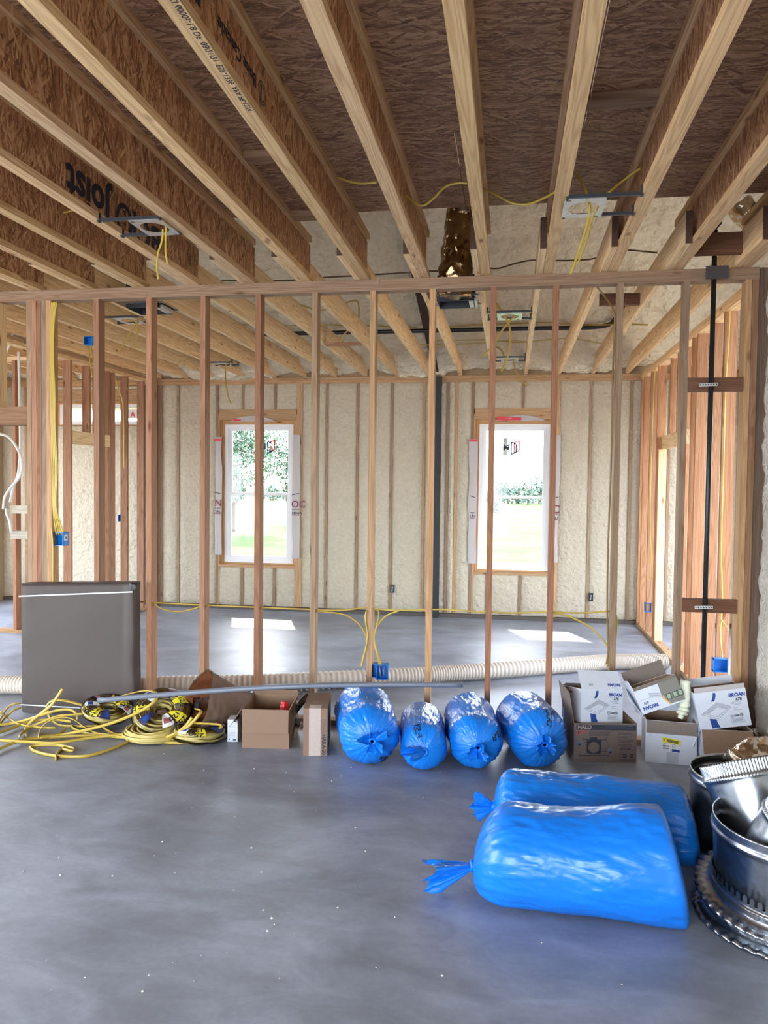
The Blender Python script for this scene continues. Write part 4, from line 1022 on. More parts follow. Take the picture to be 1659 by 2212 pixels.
coil('cable_coil', 'loosened yellow cable coil at the bottom, under the tilted wrapped coil', (-2.30, 4.72, .040), (0, 0, .8), .150, .058, 11, False)
def c5(pts, z=.012, Y=None):
    out = []
    for q in pts:
        px, py_ = q[0]/4.1475, 1400+q[1]/4.1475
        if len(q) > 2: out.append(at(px, py_, q[2]))
        else: out.append(at_z(px, py_, z))
    return out
LOOPS = [
 ('loose yellow cable running straight along the near side of the pile', [(-160, 800), (0, 825), (250, 840), (500, 850), (800, 805), (1000, 785), (1200, 768), (1400, 742), (1600, 665), (1720, 560)], .03),
 ('yellow cable making the loop nearest the camera', [(265, 885), (300, 918), (420, 953), (600, 972), (800, 962), (1000, 903), (1150, 838), (1210, 792)], .010),
 ('yellow cable doubling back just inside the nearest loop', [(268, 888), (330, 876), (480, 868), (600, 885), (660, 905), (640, 922), (560, 905)], .014),
 ('short yellow cable end poking toward the camera', [(500, 995), (508, 950), (545, 912), (590, 880)], .010),
 ('yellow cable crossing diagonally from the lower left corner of the pile', [(-120, 955), (0, 900), (170, 835), (330, 800), (500, 780), (570, 745), (588, 715)], .02),
 ('thin yellow cable arc rising at the far left against the wrapped bundle', [(-20, 680), (30, 590, 4.86), (80, 525, 4.9), (140, 498, 4.92), (188, 496, 4.95)], .01),
 ('second yellow cable arc at the far left, lower than the first', [(-20, 700), (60, 610, 4.84), (120, 560, 4.88), (186, 532, 4.93)], .01),
 ('yellow cable curving from the left edge toward the coil', [(-40, 540, 4.80), (10, 575, 4.78), (60, 620), (140, 670), (220, 695), (360, 712), (500, 716)], .02),
 ('yellow cable looping high over the left of the pile', [(-30, 690), (120, 672), (250, 640, 4.76), (400, 590, 4.76), (520, 558, 4.78), (620, 552, 4.8), (680, 585, 4.8), (692, 640, 4.78)], .02),
 ('yellow cable with a free end sticking up in front of the wrapped bundle', [(560, 365, 4.80), (520, 425, 4.80), (460, 510, 4.78), (400, 560, 4.77), (300, 640, 4.74), (240, 705, 4.70), (226, 750), (245, 795)], .012),
 ('yellow cable arching up in the middle of the tangle', [(345, 812), (352, 760, 4.62), (385, 700, 4.66), (460, 645, 4.7), (560, 620, 4.72), (660, 640, 4.72), (760, 710), (860, 760), (1000, 778)], .03),
 ('yellow cable bowing behind the tangle toward the wrapped coil', [(440, 620, 4.86), (415, 560, 4.88), (425, 505, 4.9), (480, 468, 4.9), (580, 470, 4.9), (700, 500, 4.92), (815, 532, 4.9)], .03),
 ('yellow cable sagging through the centre of the tangle', [(430, 560, 4.86), (450, 630, 4.84), (530, 690, 4.8), (640, 700, 4.78), (780, 705), (900, 690)], .03),
 ('yellow cable lying in a shallow S across the tangle', [(170, 815), (185, 775), (260, 715), (400, 655, 4.72), (520, 610, 4.74), (640, 600, 4.76), (780, 585, 4.8)], .02),
 ('long yellow cable arching over the conduit and the wrapped coil', [(350, 808), (600, 770, 4.58), (850, 715, 4.6), (1050, 655, 4.62), (1250, 570, 4.64), (1370, 490, 4.66), (1412, 430, 4.7), (1380, 392, 4.72), (1290, 382, 4.76), (1150, 412, 4.8), (1030, 448, 4.86)], .03),
 ('yellow cable sweeping round the near side of the wrapped coil', [(180, 828), (500, 800), (800, 785), (1100, 800), (1280, 835), (1450, 828), (1600, 760, 4.58), (1700, 690, 4.6), (1780, 600, 4.62), (1800, 560, 4.66), (1750, 545, 4.7)], .02),
 ('yellow cable curling on the outer right of the wrapped coil', [(900, 690), (1000, 760), (1200, 815), (1400, 822), (1560, 770, 4.58), (1660, 700, 4.6), (1720, 620, 4.62)], .02),
 ('lowest yellow cable in front of the coil nearest the paper bag', [(1300, 800), (1450, 840), (1600, 850), (1800, 842), (1950, 800), (2010, 750), (2000, 700)], .012),
 ('upper yellow cable around the coil nearest the paper bag', [(1350, 780), (1550, 815), (1750, 800), (1900, 760), (1985, 700, 4.66), (1900, 680, 4.68), (1700, 672, 4.68)], .03),
 ('kinked yellow cable beside the tape roll end of the tangle', [(650, 690), (655, 720), (760, 760), (900, 780), (1100, 775), (1240, 770)], .02),
 ('yellow cable flat on the floor along the back of the tangle', [(-40, 770), (60, 735), (180, 690), (330, 650, 4.8), (480, 640, 4.82), (640, 660, 4.82)], .02),
]
for lb, pts, z in LOOPS:
    tag(MB().tube(spline(c5(pts, z), 8), .0100, .0050, 8).build('loose_cable', M_YEL, None, True), lb, 'cable', 'loose yellow cable on the floor')

# ---- electrical boxes
def outlet_box(label, loc, rz=0, w=.085, h=.095, d=.06, sticker=True):
    t = thing('outlet_box', label, 'electrical box', loc, (0, 0, rz), 'blue electrical boxes')
    k = .004; m = MB().box(0, w, d-k, d, 0, h).box(0, k, 0, d, 0, h).box(w-k, w, 0, d, 0, h).box(0, w, 0, d, 0, k).box(0, w, 0, d, h-k, h)
    m.build('body', M_BOXB, t)
    for z in (.004, h-.012): MB().box(-.006, .010, .012, .024, z, z+.008).build('nail_lug', M_BOXB, t)
    if sticker:
        MB().box(w, w+.0008, .012, .045, h*.38, h*.80).build('label', M_PRWHITE, t); MB().box(w+.0008, w+.0012, .018, .039, h*.48, h*.68).build('printed_code', M_PRGREY, t)
    return t
def wire(label, pts, mat=M_YELD, r=.006, per=10, name='cable', flat=.6, group=None):
    P = [at(*q) if not isinstance(q, Vector) else q for q in pts]
    return tag(MB().tube(spline(P, per), r, r*flat, 8).build(name, mat, None, True), label, 'cable', group)
outlet_box('blue outlet box on the left of the middle stud, seen edge-on', (-.967, 5.19, .352), 0, .075, .095)
ob = outlet_box('open blue outlet box on the right of the middle stud, wires coiled inside', (-.905+.014, 5.165, .345), .15, .085, .105, sticker=False)
for k in range(4): MB().tube(spline([(.02+.012*k, .05, .09), (.025+.012*k, .015, .07), (.03+.01*k, .02, .035), (.035+.008*k, .045, .02)], 5), .0025, n=6).build('wire_end', (M_WHTC, M_BLACK, M_WHTC, M_YEL)[k], ob, True)
def box_px(label, px, py, Y, rz=0, **kw):
    p = at(px, py, Y); return outlet_box(label, p, rz, **kw)
box_px('blue outlet box low on the right stud wall, nearest the foamed wall', 1541, 1452, 5.62, 0, w=.095, h=.095)
box_px('blue outlet box low on the right stud wall, beyond the door opening', 1393, 1322, 9.07, 0, w=.075, h=.105, sticker=True)
box_px('small blue box at switch height on the right stud wall', 1424, 1155, 8.6, 0, w=.04, h=.11, sticker=False)
box_px('big blue switch box under the thick yellow cable bundle on the left post', 112, 1178, 5.20, -.2, w=.105, h=.10)
box_px('blue switch box on the left door studs, three cables entering its top', 255, 1127, 9.03, 0, w=.075, h=.09, sticker=False)
box_px('blue box fixed high on a ceiling joist at the left', 181, 745, 6.7, 0, w=.085, h=.08, sticker=False)
for lb, px, py in (('black outlet opening low in the foamed back wall, left of the black post', 843, 1280), ('black outlet opening low in the foamed back wall, right of the right window', 1271, 1298)):
    p = at(px, py, 9.79); t = thing('wall_outlet', lb, 'outlet', p); MB().box(0, .055, -.012, 0, 0, .10).build('box_rim', M_BLACK, t); MB().box(.015, .022, -.014, -.012, .02, .08).build('wire_end', M_WHTC, t, rot=(0, .2, 0)); MB().box(.032, .038, -.014, -.012, .02, .08).build('wire_end', M_PRGREY, t, rot=(0, -.15, 0))

# cables along the stud wall and through the rooms
GW = 'cables in the stud walls'
yq = 5.22
wire('cable strung level across the studs at knee height', [(300, 1299, yq), (323, 1301, yq), (437, 1307, yq), (560, 1312, yq), (680, 1317, yq), (740, 1318, yq), (800, 1311, yq)], M_YELD, .006, group=GW)
wire('slack cable drooping between the second and third studs of the wall', [(330, 1303, yq), (352, 1316, yq), (385, 1321, yq), (415, 1316, yq), (437, 1308, yq)], M_YELD, .006, group=GW)
wire('cable strung level from the middle stud toward the right wall', [(800, 1314, yq), (850, 1318, yq), (925, 1317, yq), (960, 1317, yq), (1053, 1322, yq), (1110, 1324, yq), (1186, 1322, yq), (1250, 1324, yq), (1320, 1321, yq)], M_YEL, .0058, group=GW)
wire('cable dropping from the level run into the left outlet box', [(683, 1320, yq), (740, 1327, yq), (772, 1345, yq), (790, 1372, yq), (791, 1400, yq), (784, 1420, yq), (780, 1440, yq)], M_YELD, .006, group=GW)
wire('yellow cable hugging the middle stud down to the left outlet box', [(792, 1318, 5.17), (789, 1335, 5.17), (794, 1372, 5.17), (789, 1405, 5.17), (781, 1440, 5.19)], M_YEL, .0058, group=GW)
wire('yellow cable from the right run into the open outlet box', [(812, 1314, yq), (818, 1325, yq), (813, 1355, 5.18), (808, 1385, 5.17), (814, 1412, 5.17), (820, 1438, 5.19)], M_YEL, .0058, group=GW)
wire('second yellow cable curving down into the open outlet box', [(862, 1319, yq), (835, 1330, yq), (815, 1352, 5.19), (808, 1378, 5.16), (815, 1408, 5.16), (824, 1438, 5.19)], M_YEL, .0058, group=GW)
wire('yellow cable sagging from the right run to the floor by the stacked cartons', [(1192, 1323, yq), (1230, 1332, yq), (1275, 1355, yq), (1305, 1385, yq), (1315, 1410, yq), (1312, 1440, yq)], M_YEL, .0058, group=GW)
wire('yellow cable end hanging beside the ninth stud above the cartons', [(1331, 1327, 5.28), (1333, 1345, 5.28), (1330, 1380, 5.28), (1328, 1420, 5.28)], M_YEL, .0058, group=GW)
wire('dark cable running down the left face of the ninth stud', [(1285, 615, 5.30), (1306, 640, 5.28), (1325, 670, 5.2), (1328, 700, 5.2), (1324, 800, 5.2), (1320, 1000, 5.2), (1313, 1200, 5.2), (1312, 1330, 5.2), (1314, 1400, 5.2), (1310, 1435, 5.2)], plain('brown_cable', (.20, .12, .04), .5), .006, group=GW)
for i, (dx, lab) in enumerate(((0, 'leftmost'), (4, 'second'), (8, 'third'), (12, 'rightmost'))):
    wire(lab + ' cable of the yellow bundle down the left post', [(112+dx*.9, 652, 5.16), (110+dx*.6, 690, 5.16), (109+dx*.5, 760, 5.16), (110+dx*.7, 850, 5.16), (112+dx*.6, 930, 5.16), (113+dx*.9, 1010, 5.16), (115+dx*.5, 1090, 5.16), (118+dx*1.0, 1130, 5.18), (122+dx*1.4, 1155, 5.20)], M_YEL, .0068, group='yellow cable bundle on the left post')
wire('yellow cable continuing straight down the left post to the floor', [(111, 1140, 5.16), (114, 1180, 5.16), (114, 1260, 5.16), (115, 1400, 5.16)], M_YEL, .006, group=GW)
wire('yellow cable down a left door stud to its switch box', [(248, 815, 8.9), (258, 845, 8.9), (266, 880, 8.92), (268, 1000, 8.95), (267, 1080, 9.0), (262, 1112, 9.05)], M_YEL, .009, group=GW)
wire('second thin cable splitting off above the left door switch box', [(268, 1080, 9.0), (271, 1100, 9.02), (268, 1113, 9.05)], M_YEL, .0058, group=GW)
wire('yellow cable down the second stud past the door in the right wall', [(1415, 795, 8.6), (1412, 850, 8.66), (1408, 960, 8.66), (1404, 1100, 8.66), (1406, 1200, 8.66), (1404, 1250, 8.66)], M_YEL, .010, group=GW)
wire('yellow cable down the right wall stud to the low outlet box', [(1577, 668, 6.05), (1575, 720, 6.05), (1567, 850, 6.05), (1563, 1000, 6.05), (1558, 1180, 6.05), (1560, 1300, 6.05), (1556, 1370, 6.0), (1561, 1425, 5.8), (1564, 1452, 5.66)], M_YEL, .0058, group=GW)
wire('short cable tail poking out between two right wall studs', [(1556, 1336, 6.03), (1565, 1348, 6.0), (1575, 1361, 5.9)], M_YELP, .006, group=GW)
for lb, pts in (('left white water pipe of the looped pair behind the left doorway', [(0, 937, 6.6), (20, 945, 6.6), (38, 970, 6.6), (47, 1000, 6.6), (42, 1030, 6.6), (22, 1055, 6.6), (10, 1075, 6.6), (7, 1100, 6.6)]),
                ('right white water pipe of the looped pair behind the left doorway', [(40, 760, 6.9), (42, 850, 6.9), (44, 960, 6.8), (40, 1020, 6.7), (30, 1050, 6.7), (22, 1085, 6.7)]),
                ('short white water pipe stub under the left crosspiece', [(13, 1098, 7.6), (14, 1110, 7.6), (20, 1125, 7.6), (24, 1150, 7.6)]),
                ('white water pipe sloping at the top of the left doorway', [(38, 700, 6.9), (28, 720, 6.9), (20, 745, 6.9), (8, 775, 6.9)])):
    tag(MB().tube(spline([at(*q) for q in pts], 8), .0125, n=10).build('water_pipe', M_WHTC, None, True), lb, 'pipe', 'white water pipes')
bp_ = thing('nail_plate', 'grey perforated steel plate across the top of the left doorway', 'steel plate', at(10, 735, 6.9)); MB().box(0, .22, 0, .004, -.04, .06).build('plate', M_PVC, bp_)

# black vent pipe with straps and tape
vp = thing('vent_pipe', 'thin black vertical pipe strapped to blocks at the right of the stud wall', 'pipe', (1.22, 5.15, 0))
a, b_ = at(1545, 497, 5.15), at(1518, 1480, 5.15)
b0 = a + (b_-a)*((a.z)/(a.z-b_.z))
MB().tube([Vector((b0.x-1.22, 0, .0)), Vector((a.x-1.22, 0, a.z))], .0155, n=16).build('pipe', M_BLACK, vp, True)
MB().tube([Vector((a.x-1.22, 0, a.z-.03)), Vector((a.x-1.225, .0, a.z+.01)), Vector((a.x-1.19, .0, a.z+.05))], .014, .010, 12).build('cut_end', M_BLACK, vp, True)
p = at(1548, 592, 5.14)
tp = MB(); nz = 8
zs = [-.04+.082*i/nz for i in range(nz+1)]
tp.add([Vector((-.068+(.004 if i % 2 else -.003), 0, z)) for i, z in enumerate(zs)]+[Vector((.068+(.004 if i % 2 else -.002), 0, z)) for i, z in enumerate(zs)], [(i, nz+1+i, nz+2+i, i+1) for i in range(nz)])
tag(tp.build('duct_tape', M_TAPEB, None, False, (p.x, 5.133, 3.043)), 'dark tape patch holding the vent pipe to the top plates', 'tape')
for lb, px, py in (('perforated steel strap holding the vent pipe on the upper block', 1530, 831), ('perforated steel strap holding the vent pipe on the lower block', 1520, 1312)):
    p = at(px, py, 5.13); t = thing('pipe_strap', lb, 'strap', (p.x, 5.128, p.z), (0, math.radians(-2), 0), 'pipe straps')
    MB().box(-.055, .055, -.001, .001, -.010, .010).build('strip', M_GALVL, t)
    hm = MB()
    for k in range(7): hm.add([(-.048+.016*k+.0045*math.cos(q), -.0016, .0045*math.sin(q)) for q in [2*PI*i/8 for i in range(8)]], [tuple(range(8))[::-1]])
    tag(hm.build('holes', M_BLACK, t), kind='stuff')

# black steel post in the back wall and the dark beam above it
ps = tag(MB().box(-.972, -.880, 9.70, 9.786, 0, 3.06).build('steel_post', M_STEELB), 'square black steel post standing against the foamed back wall', 'post')
bm = thing('sloped_beam', 'dark beam sloping up under the foamed roof from the black post', 'beam', (-.92, 9.7, 3.07))
o = board('timber', (-.95, 9.70, 3.16), (-1.00, 7.0, roof_z(7.0)-.22), .10, .07, 'choc', None); w_ = o.matrix_world.copy(); o.parent = bm; o.matrix_parent_inverse = Matrix.Translation((.92, -9.7, -3.07)); o.color = (.05, .04, .035, 1)
# black pipe along the roof foam
yp_ = 8.75
tag(MB().tube(spline([(-3.6, yp_, roof_z(yp_)-.20), (-1.5, yp_, roof_z(yp_)-.20), (.2, yp_, roof_z(yp_)-.20), (.95, yp_+.02, roof_z(yp_)-.19), (1.10, 8.6, roof_z(8.6)-.18), (1.25, 8.25, roof_z(8.25)-.16)], 8), .024, n=12).build('roof_pipe', M_BLACK, None, True),
    'long black pipe running level under the foamed roof', 'pipe')
GR = 'cables under the foamed roof'
def rw(lb, pts, y, dz=.22, mat=M_YELD, r=.008):
    wire(lb, [(q[0], q[1], y) for q in pts], mat, r, group=GR)
rw('upper cable crossing the foamed roof just below the black pipe', [(950, 710), (1010, 703), (1100, 700), (1180, 697), (1220, 700), (1290, 702), (1350, 700), (1400, 702)], 8.55)
rw('middle cable crossing the foamed roof', [(930, 738), (985, 735), (1060, 735), (1120, 740), (1190, 733), (1240, 732), (1300, 742)], 8.9, mat=M_YELP, r=.007)
rw('lower cable crossing the foamed roof', [(900, 745), (975, 744), (1040, 741), (1100, 736), (1150, 740)], 9.0, mat=M_YELP, r=.007)
rw('dark cable draped across the roof foam above the wall plate', [(470, 606), (540, 606), (620, 606), (690, 600), (760, 596), (830, 592), (925, 586), (985, 584), (1040, 578), (1075, 580), (1110, 570), (1150, 562), (1200, 563), (1275, 560), (1320, 545), (1350, 540), (1420, 546)], 5.9, mat=plain('brown_cable_dark', (.12, .07, .03), .5), r=.006)
rw('cable looping down from the roof between joists left of the black beam', [(640, 655), (690, 670), (730, 660), (770, 650), (775, 680), (770, 700), (745, 720), (735, 740)], 7.2, mat=M_YELD, r=.007)
rw('cable along the roof at the far left joists', [(430, 703), (500, 701), (600, 703), (700, 702), (800, 704), (900, 708)], 8.7, mat=M_YELD, r=.007)
# foil flex duct between the joists
fd = MB().tube(spline([at(1012, 405, 5.34), at(1000, 470, 5.4), at(992, 520, 5.4), at(985, 575, 5.4), at(982, 640, 5.4)], 14), .105, .115, 40)
fd.v = [v + Vector((mnoise.noise(v*14), mnoise.noise(v*14+Vector((5, 5, 5))), mnoise.noise(v*16+Vector((9, 1, 4)))))*.022 for v in fd.v]
tag(fd.build('flex_duct', M_FOILB, None, True), 'wrinkled dark foil duct hanging between the joists above the wall plate', 'flex duct')
fd = MB().tube(spline([at(1595, 440, 5.6), at(1612, 462, 5.6), at(1640, 478, 5.6)], 10), .085, .085, 32)
fd.v = [v + Vector((mnoise.noise(v*24), mnoise.noise(v*24+Vector((5, 5, 5))), mnoise.noise(v*24+Vector((9, 1, 4)))))*.010 for v in fd.v]
tag(fd.build('flex_duct', M_FOIL, None, True), 'bright foil duct end above the joists in the upper right corner', 'flex duct')

# ---- mounting frames for ceiling lamps and fans
def lamp_frame(label, x, y, z, s=.20, bar=.40, rz=0, hole=.068, plate_off=.0):
    t = thing('lamp_frame', label, 'light bracket', (x, y, z), (0, 0, rz), 'recessed lamp mounting frames')
    m = MB(); N = 40; h = s*.5; hy = s*.66
    inn = [(hole*math.cos(2*PI*i/N)*1.08, hole*math.sin(2*PI*i/N)*1.25) for i in range(N)]; out = []
    for i in range(N):
        c, q = math.cos(2*PI*i/N), math.sin(2*PI*i/N); k = min(h/abs(c) if abs(c) > 1e-6 else 9, hy/abs(q) if abs(q) > 1e-6 else 9); out.append((c*k, q*k))
    vs = [(plate_off+a, b, zz) for zz in (0, .003) for a, b in inn+out]
    fs = []
    for i in range(N):
        j = (i+1) % N; fs += [(i, j, N+j, N+i), (2*N+i, 3*N+i, 3*N+j, 2*N+j), (i, 2*N+i, 2*N+j, j), (N+i, N+j, 3*N+j, 3*N+i)]
    m.add(vs, fs).build('plate', M_GALVL, t)
    for yy in (-hy, hy):
        MB().box(-bar/2, bar/2, yy-.008, yy+.008, .004, .020).build('hanger_bar', M_DARKM, t)
        for xx in (-bar/2, bar/2): MB().box(xx-.006, xx+.006, yy-.012, yy+.012, .0, .05).build('bar_end', M_DARKM, t)
    for xx, yy in ((-h*.8, -hy*.85), (h*.7, hy*.9)): MB().box(plate_off+xx-.012, plate_off+xx+.012, yy-.004, yy+.004, -.001, 0).build('slot', M_BLACK, t)
    return t
gz = 3.072
lamp_frame('lamp mounting frame between the front joists at the right', .42, 3.97, gz, .20, .345, 0, plate_off=-.085)
lamp_frame('lamp mounting frame between the front joists at the left', -2.02, 3.97, gz, .19, .345, 0, plate_off=.085)
lamp_frame('lamp mounting frame between back room joists, nearest the stud wall', -.03, 6.40, gz, .20, .35)
lamp_frame('lamp mounting frame between back room joists, close to the right window wall', -.03, 8.58, gz, .19, .33)
lamp_frame('small lamp mounting frame in the far left corner of the back room ceiling', -3.34, 8.62, gz, .16, .28)
lamp_frame('lamp mounting frame between back room joists at the left', -3.26, 6.22, gz, .19, .35)
for lb, x, y in (('dark fan housing box between the joists over the middle studs', -.42, 5.80), ('dark fan housing box between the joists at the upper left', -2.84, 5.74)):
    t = thing('fan_housing', lb, 'fan housing', (x, y, 3.04), (0, 0, 0), 'ceiling fan housings')
    m = MB(); a, b, k, H = .135, .125, .006, .19
    m.box(-a, a, -b, -b+k, 0, H).box(-a, a, b-k, b, 0, H).box(-a, -a+k, -b, b, 0, H).box(a-k, a, -b, b, 0, H).box(-a, a, -b, b, H-k, H); m.build('box', M_DARKM, t)
    for yy in (-.145, .135): MB().box(-.175, .175, yy, yy+.012, .03, .048).build('hanger_bar', M_GALV, t)
    MB().box(.095, .155, -.10, .10, .0, .025).build('bracket', M_GALVL, t)
GH = 'cable tails hanging at the ceiling brackets'
wire('left cable tail hanging from the right front lamp frame', [(1232, 370, 4.05), (1252, 385, 4.05), (1268, 420, 4.0), (1274, 455, 4.0), (1264, 500, 4.0), (1246, 555, 4.0), (1233, 592, 4.0)], M_YEL, .0062, group=GH)
wire('right cable tail hanging from the right front lamp frame', [(1312, 415, 4.05), (1296, 438, 4.0), (1278, 475, 4.0), (1270, 510, 4.0), (1258, 545, 4.0), (1248, 570, 4.0)], M_YEL, .0062, group=GH)
wire('yellow cable rising from the right front lamp frame to the next joist', [(1315, 416, 4.05), (1340, 395, 4.1), (1380, 366, 4.1), (1413, 352, 4.1)], M_YEL, .0062, group=GH)
wire('yellow cable clipped along the joist at the upper right', [(1413, 352, 4.0), (1428, 330, 4.0), (1430, 300, 3.95), (1440, 275, 3.9), (1452, 250, 3.85)], M_YEL, .006, group=GH)
wire('yellow cable drooping between the middle joists above the duct', [(855, 405, 4.2), (880, 425, 4.2), (910, 444, 4.2), (935, 430, 4.2), (960, 405, 4.2), (985, 396, 4.2), (1010, 396, 4.2)], M_YEL, .0066, group=GH)
wire('yellow cable drooping between the joists left of the right lamp frame', [(1035, 404, 4.2), (1070, 420, 4.2), (1105, 438, 4.2), (1140, 441, 4.2), (1175, 428, 4.2), (1200, 414, 4.2)], M_YEL, .0066, group=GH)
wire('yellow cable hanging between the joists left of the middle', [(680, 348, 4.2), (705, 365, 4.2), (735, 385, 4.2), (775, 396, 4.2), (815, 394, 4.2)], M_YEL, .0066, group=GH)
wire('yellow cable between two left joists, ending at a web', [(528, 424, 4.3), (560, 415, 4.3), (590, 400, 4.3), (612, 386, 4.3)], M_YEL, .006, group=GH)
wire('yellow cable looping over a left joist flange', [(376, 438, 4.2), (376, 410, 4.2), (383, 390, 4.2), (402, 381, 4.2), (425, 388, 4.2), (450, 405, 4.25), (480, 420, 4.3)], M_YEL, .006, group=GH)
wire('left cable tail hanging from the left front lamp frame', [(352, 495, 4.0), (350, 520, 4.0), (342, 545, 4.0), (339, 575, 4.0), (342, 603, 4.0)], M_YEL, .006, group=GH)
wire('right cable tail hanging from the left front lamp frame', [(360, 480, 4.0), (358, 510, 4.0), (358, 545, 4.0), (362, 570, 4.0)], M_YEL, .006, group=GH)
wire('short yellow cable piece between the leftmost joists', [(50, 450, 4.2), (78, 458, 4.2), (95, 463, 4.2), (120, 462, 4.2), (152, 456, 4.2), (175, 448, 4.2)], M_YEL, .006, group=GH)
wire('left crossing cable tail under the back room lamp frame nearest the stud wall', [(1116, 678, 6.4), (1100, 695, 6.4), (1080, 720, 6.4), (1060, 752, 6.4), (1042, 770, 6.4)], M_YELD, .008, group=GH)
wire('right crossing cable tail under the back room lamp frame nearest the stud wall', [(1072, 655, 6.4), (1088, 680, 6.4), (1100, 705, 6.4), (1102, 740, 6.4), (1095, 775, 6.4), (1083, 802, 6.4)], M_YELD, .008, group=GH)
wire('cable tail curling down under the back room lamp frame by the window wall', [(1108, 775, 8.55), (1112, 795, 8.5), (1122, 815, 8.4), (1132, 828, 8.4), (1143, 830, 8.4)], M_YELD, .009, group=GH)
wire('cable arching above the back room lamp frame by the window wall', [(1070, 748, 8.6), (1083, 757, 8.6), (1089, 770, 8.6)], M_YELD, .008, group=GH)
wire('cable tail hanging at the small far left lamp frame', [Vector((-3.285, 8.66, 3.10)), (488, 788, 8.62), (487, 805, 8.6), (488, 830, 8.5), (494, 860, 8.5), (499, 872, 8.5)], M_YELD, .009, group=GH)
wire('left cable tail at the back room lamp frame at the left', [(299, 690, 6.2), (290, 705, 6.2), (272, 735, 6.2), (255, 762, 6.2)], M_YELD, .008, group=GH)
wire('right cable tail at the back room lamp frame at the left', [(245, 655, 6.2), (270, 668, 6.2), (288, 685, 6.2), (298, 708, 6.2), (294, 735, 6.2), (290, 753, 6.2)], M_YELD, .008, group=GH)
wire('left cable hanging from the blue ceiling box', [(190, 748, 6.72), (195, 785, 6.72), (200, 815, 6.72)], M_YELD, .007, group=GH)
wire('right cable hanging from the blue ceiling box', [(196, 748, 6.72), (200, 770, 6.72), (205, 790, 6.72)], M_YELD, .007, group=GH)

# ---- printing on the joists
pB = at_x(338, 492, -2.24); pT = at_x(128, 345, -2.24)
web_text(jn(-2.25), 'BCI\u00ae Joist', pB.y, 3.275, (pB.y-pT.y)/4.35, .03)
M_ = web_of(jn(-2.25))
def ring_on_web(n, y, z, r):
    w = web_of(n); m = MB(); N = 28
    for q in (r, r*.72):
        for i in range(N):
            a0, a1 = 2*PI*i/N, 2*PI*(i+1)/N
            m.add([(.0075, y-w.location.y+k*math.cos(a), z-3.2335+k*math.sin(a)) for k, a in ((q, a0), (q, a1), (q*.9, a1), (q*.9, a0))], [(0, 1, 2, 3)])
    for s in (-1, 1): m.add([(.0075, y-w.location.y+s*r*.12, z-3.2335-r*.6), (.0075, y-w.location.y+s*r*.2, z-3.2335-r*.6), (.0075, y-w.location.y+s*r*.2, z-3.2335+r*.6), (.0075, y-w.location.y+s*r*.12, z-3.2335+r*.6)], [(0, 1, 2, 3)])
    tag(m.build('printed_emblem', M_INK, w), kind='stuff')
ring_on_web(jn(-2.25), at_x(403, 548, -2.24).y, 3.225, .042)
p1 = at_x(562, 197, -1.0); p2 = at_x(430, 15, -1.0); ring_on_web(jn(-1.04), p1.y, 3.225, .045)
web_text(jn(-1.04), 'Boise Cascade', p1.y-.07, 3.255, (p1.y-p2.y)/9, .015); web_text(jn(-1.04), 'BCI', p2.y, 3.28, .13, .035)
def flange_text(n, s, y, size):
    f = flange_of(n); p = f.location
    # underside of the flange: local frame has z along the joist
    o = text('lettering', s, size, M_INK, f, (0, 0, 0), (0, 0, 0), .01)
    o.matrix_local = Matrix(((0, -1, 0, .026), (0, 0, 1, .0197), (1, 0, 0, y-p.y), (0, 0, 0, 1))) @ Matrix.Rotation(0, 4, 'Z')
flange_text(jn(-1.04), '11 7/8" BCI 6000s-1.8 DF  08/21/21  ESR-1336  APA PR-L274', 2.0, .032)

# ---- foam crumbs on the floor and the cartons
cm = MB()
rc = random.Random(4)
def crumb(x, y, z, s): cm.add([(x-s, y, z+.4*s), (x+s, y, z+.4*s), (x, y-s, z+.5*s), (x, y+s, z+.5*s), (x, y, z+1.2*s), (x, y, z)], [(0, 2, 4), (2, 1, 4), (1, 3, 4), (3, 0, 4), (2, 0, 5), (1, 2, 5), (3, 1, 5), (0, 3, 5)])
for k in range(95):
    p = at_z(rc.uniform(0, 1500), 1600+rc.random()**1.3*560); crumb(p.x, p.y, 0, rc.choice((.0025, .003, .004, .006)))
for px, py_ in ((543, 1833), (578, 2013), (569, 1968), (565, 1886), (587, 1985), (549, 1662)): p = at_z(px, py_); crumb(p.x, p.y, 0, .007)
tag(cm.build('foam_crumbs', M_FOAMP), 'scattered white foam crumbs on the concrete floor', 'debris', kind='stuff')

# ================================================================== OUTSIDE
def mat_grass():
    m, n, l, b = newmat('meadow_grass'); tc = n.new('ShaderNodeTexCoord')
    a = n.new('ShaderNodeTexNoise'); a.inputs['Scale'].default_value = .35; a.inputs['Detail'].default_value = 8; a.inputs['Roughness'].default_value = .75
    l.new(tc.outputs['Object'], a.inputs[0]); r = n.new('ShaderNodeValToRGB'); e = r.color_ramp.elements
    e[0].position = .36; e[0].color = (.018, .042, .006, 1); e[1].position = .66; e[1].color = (.085, .095, .030, 1); x = e.new(.5); x.color = (.035, .065, .010, 1)
    f = n.new('ShaderNodeTexNoise'); f.inputs['Scale'].default_value = 5; f.inputs['Detail'].default_value = 6; l.new(tc.outputs['Object'], f.inputs[0])
    mx = n.new('ShaderNodeMath'); mx.operation = 'MULTIPLY_ADD'; mx.inputs[1].default_value = .45; l.new(f.outputs[0], mx.inputs[0])
    sb = n.new('ShaderNodeMath'); sb.operation = 'SUBTRACT'; sb.inputs[1].default_value = .22; l.new(a.outputs[0], sb.inputs[0]); l.new(sb.outputs[0], mx.inputs[2])
    l.new(mx.outputs[0], r.inputs[0]); l.new(r.outputs[0], b.inputs['Base Color']); b.inputs['Roughness'].default_value = .9
    b.inputs['Specular IOR Level'].default_value = .1
    return m
GZ = -.30
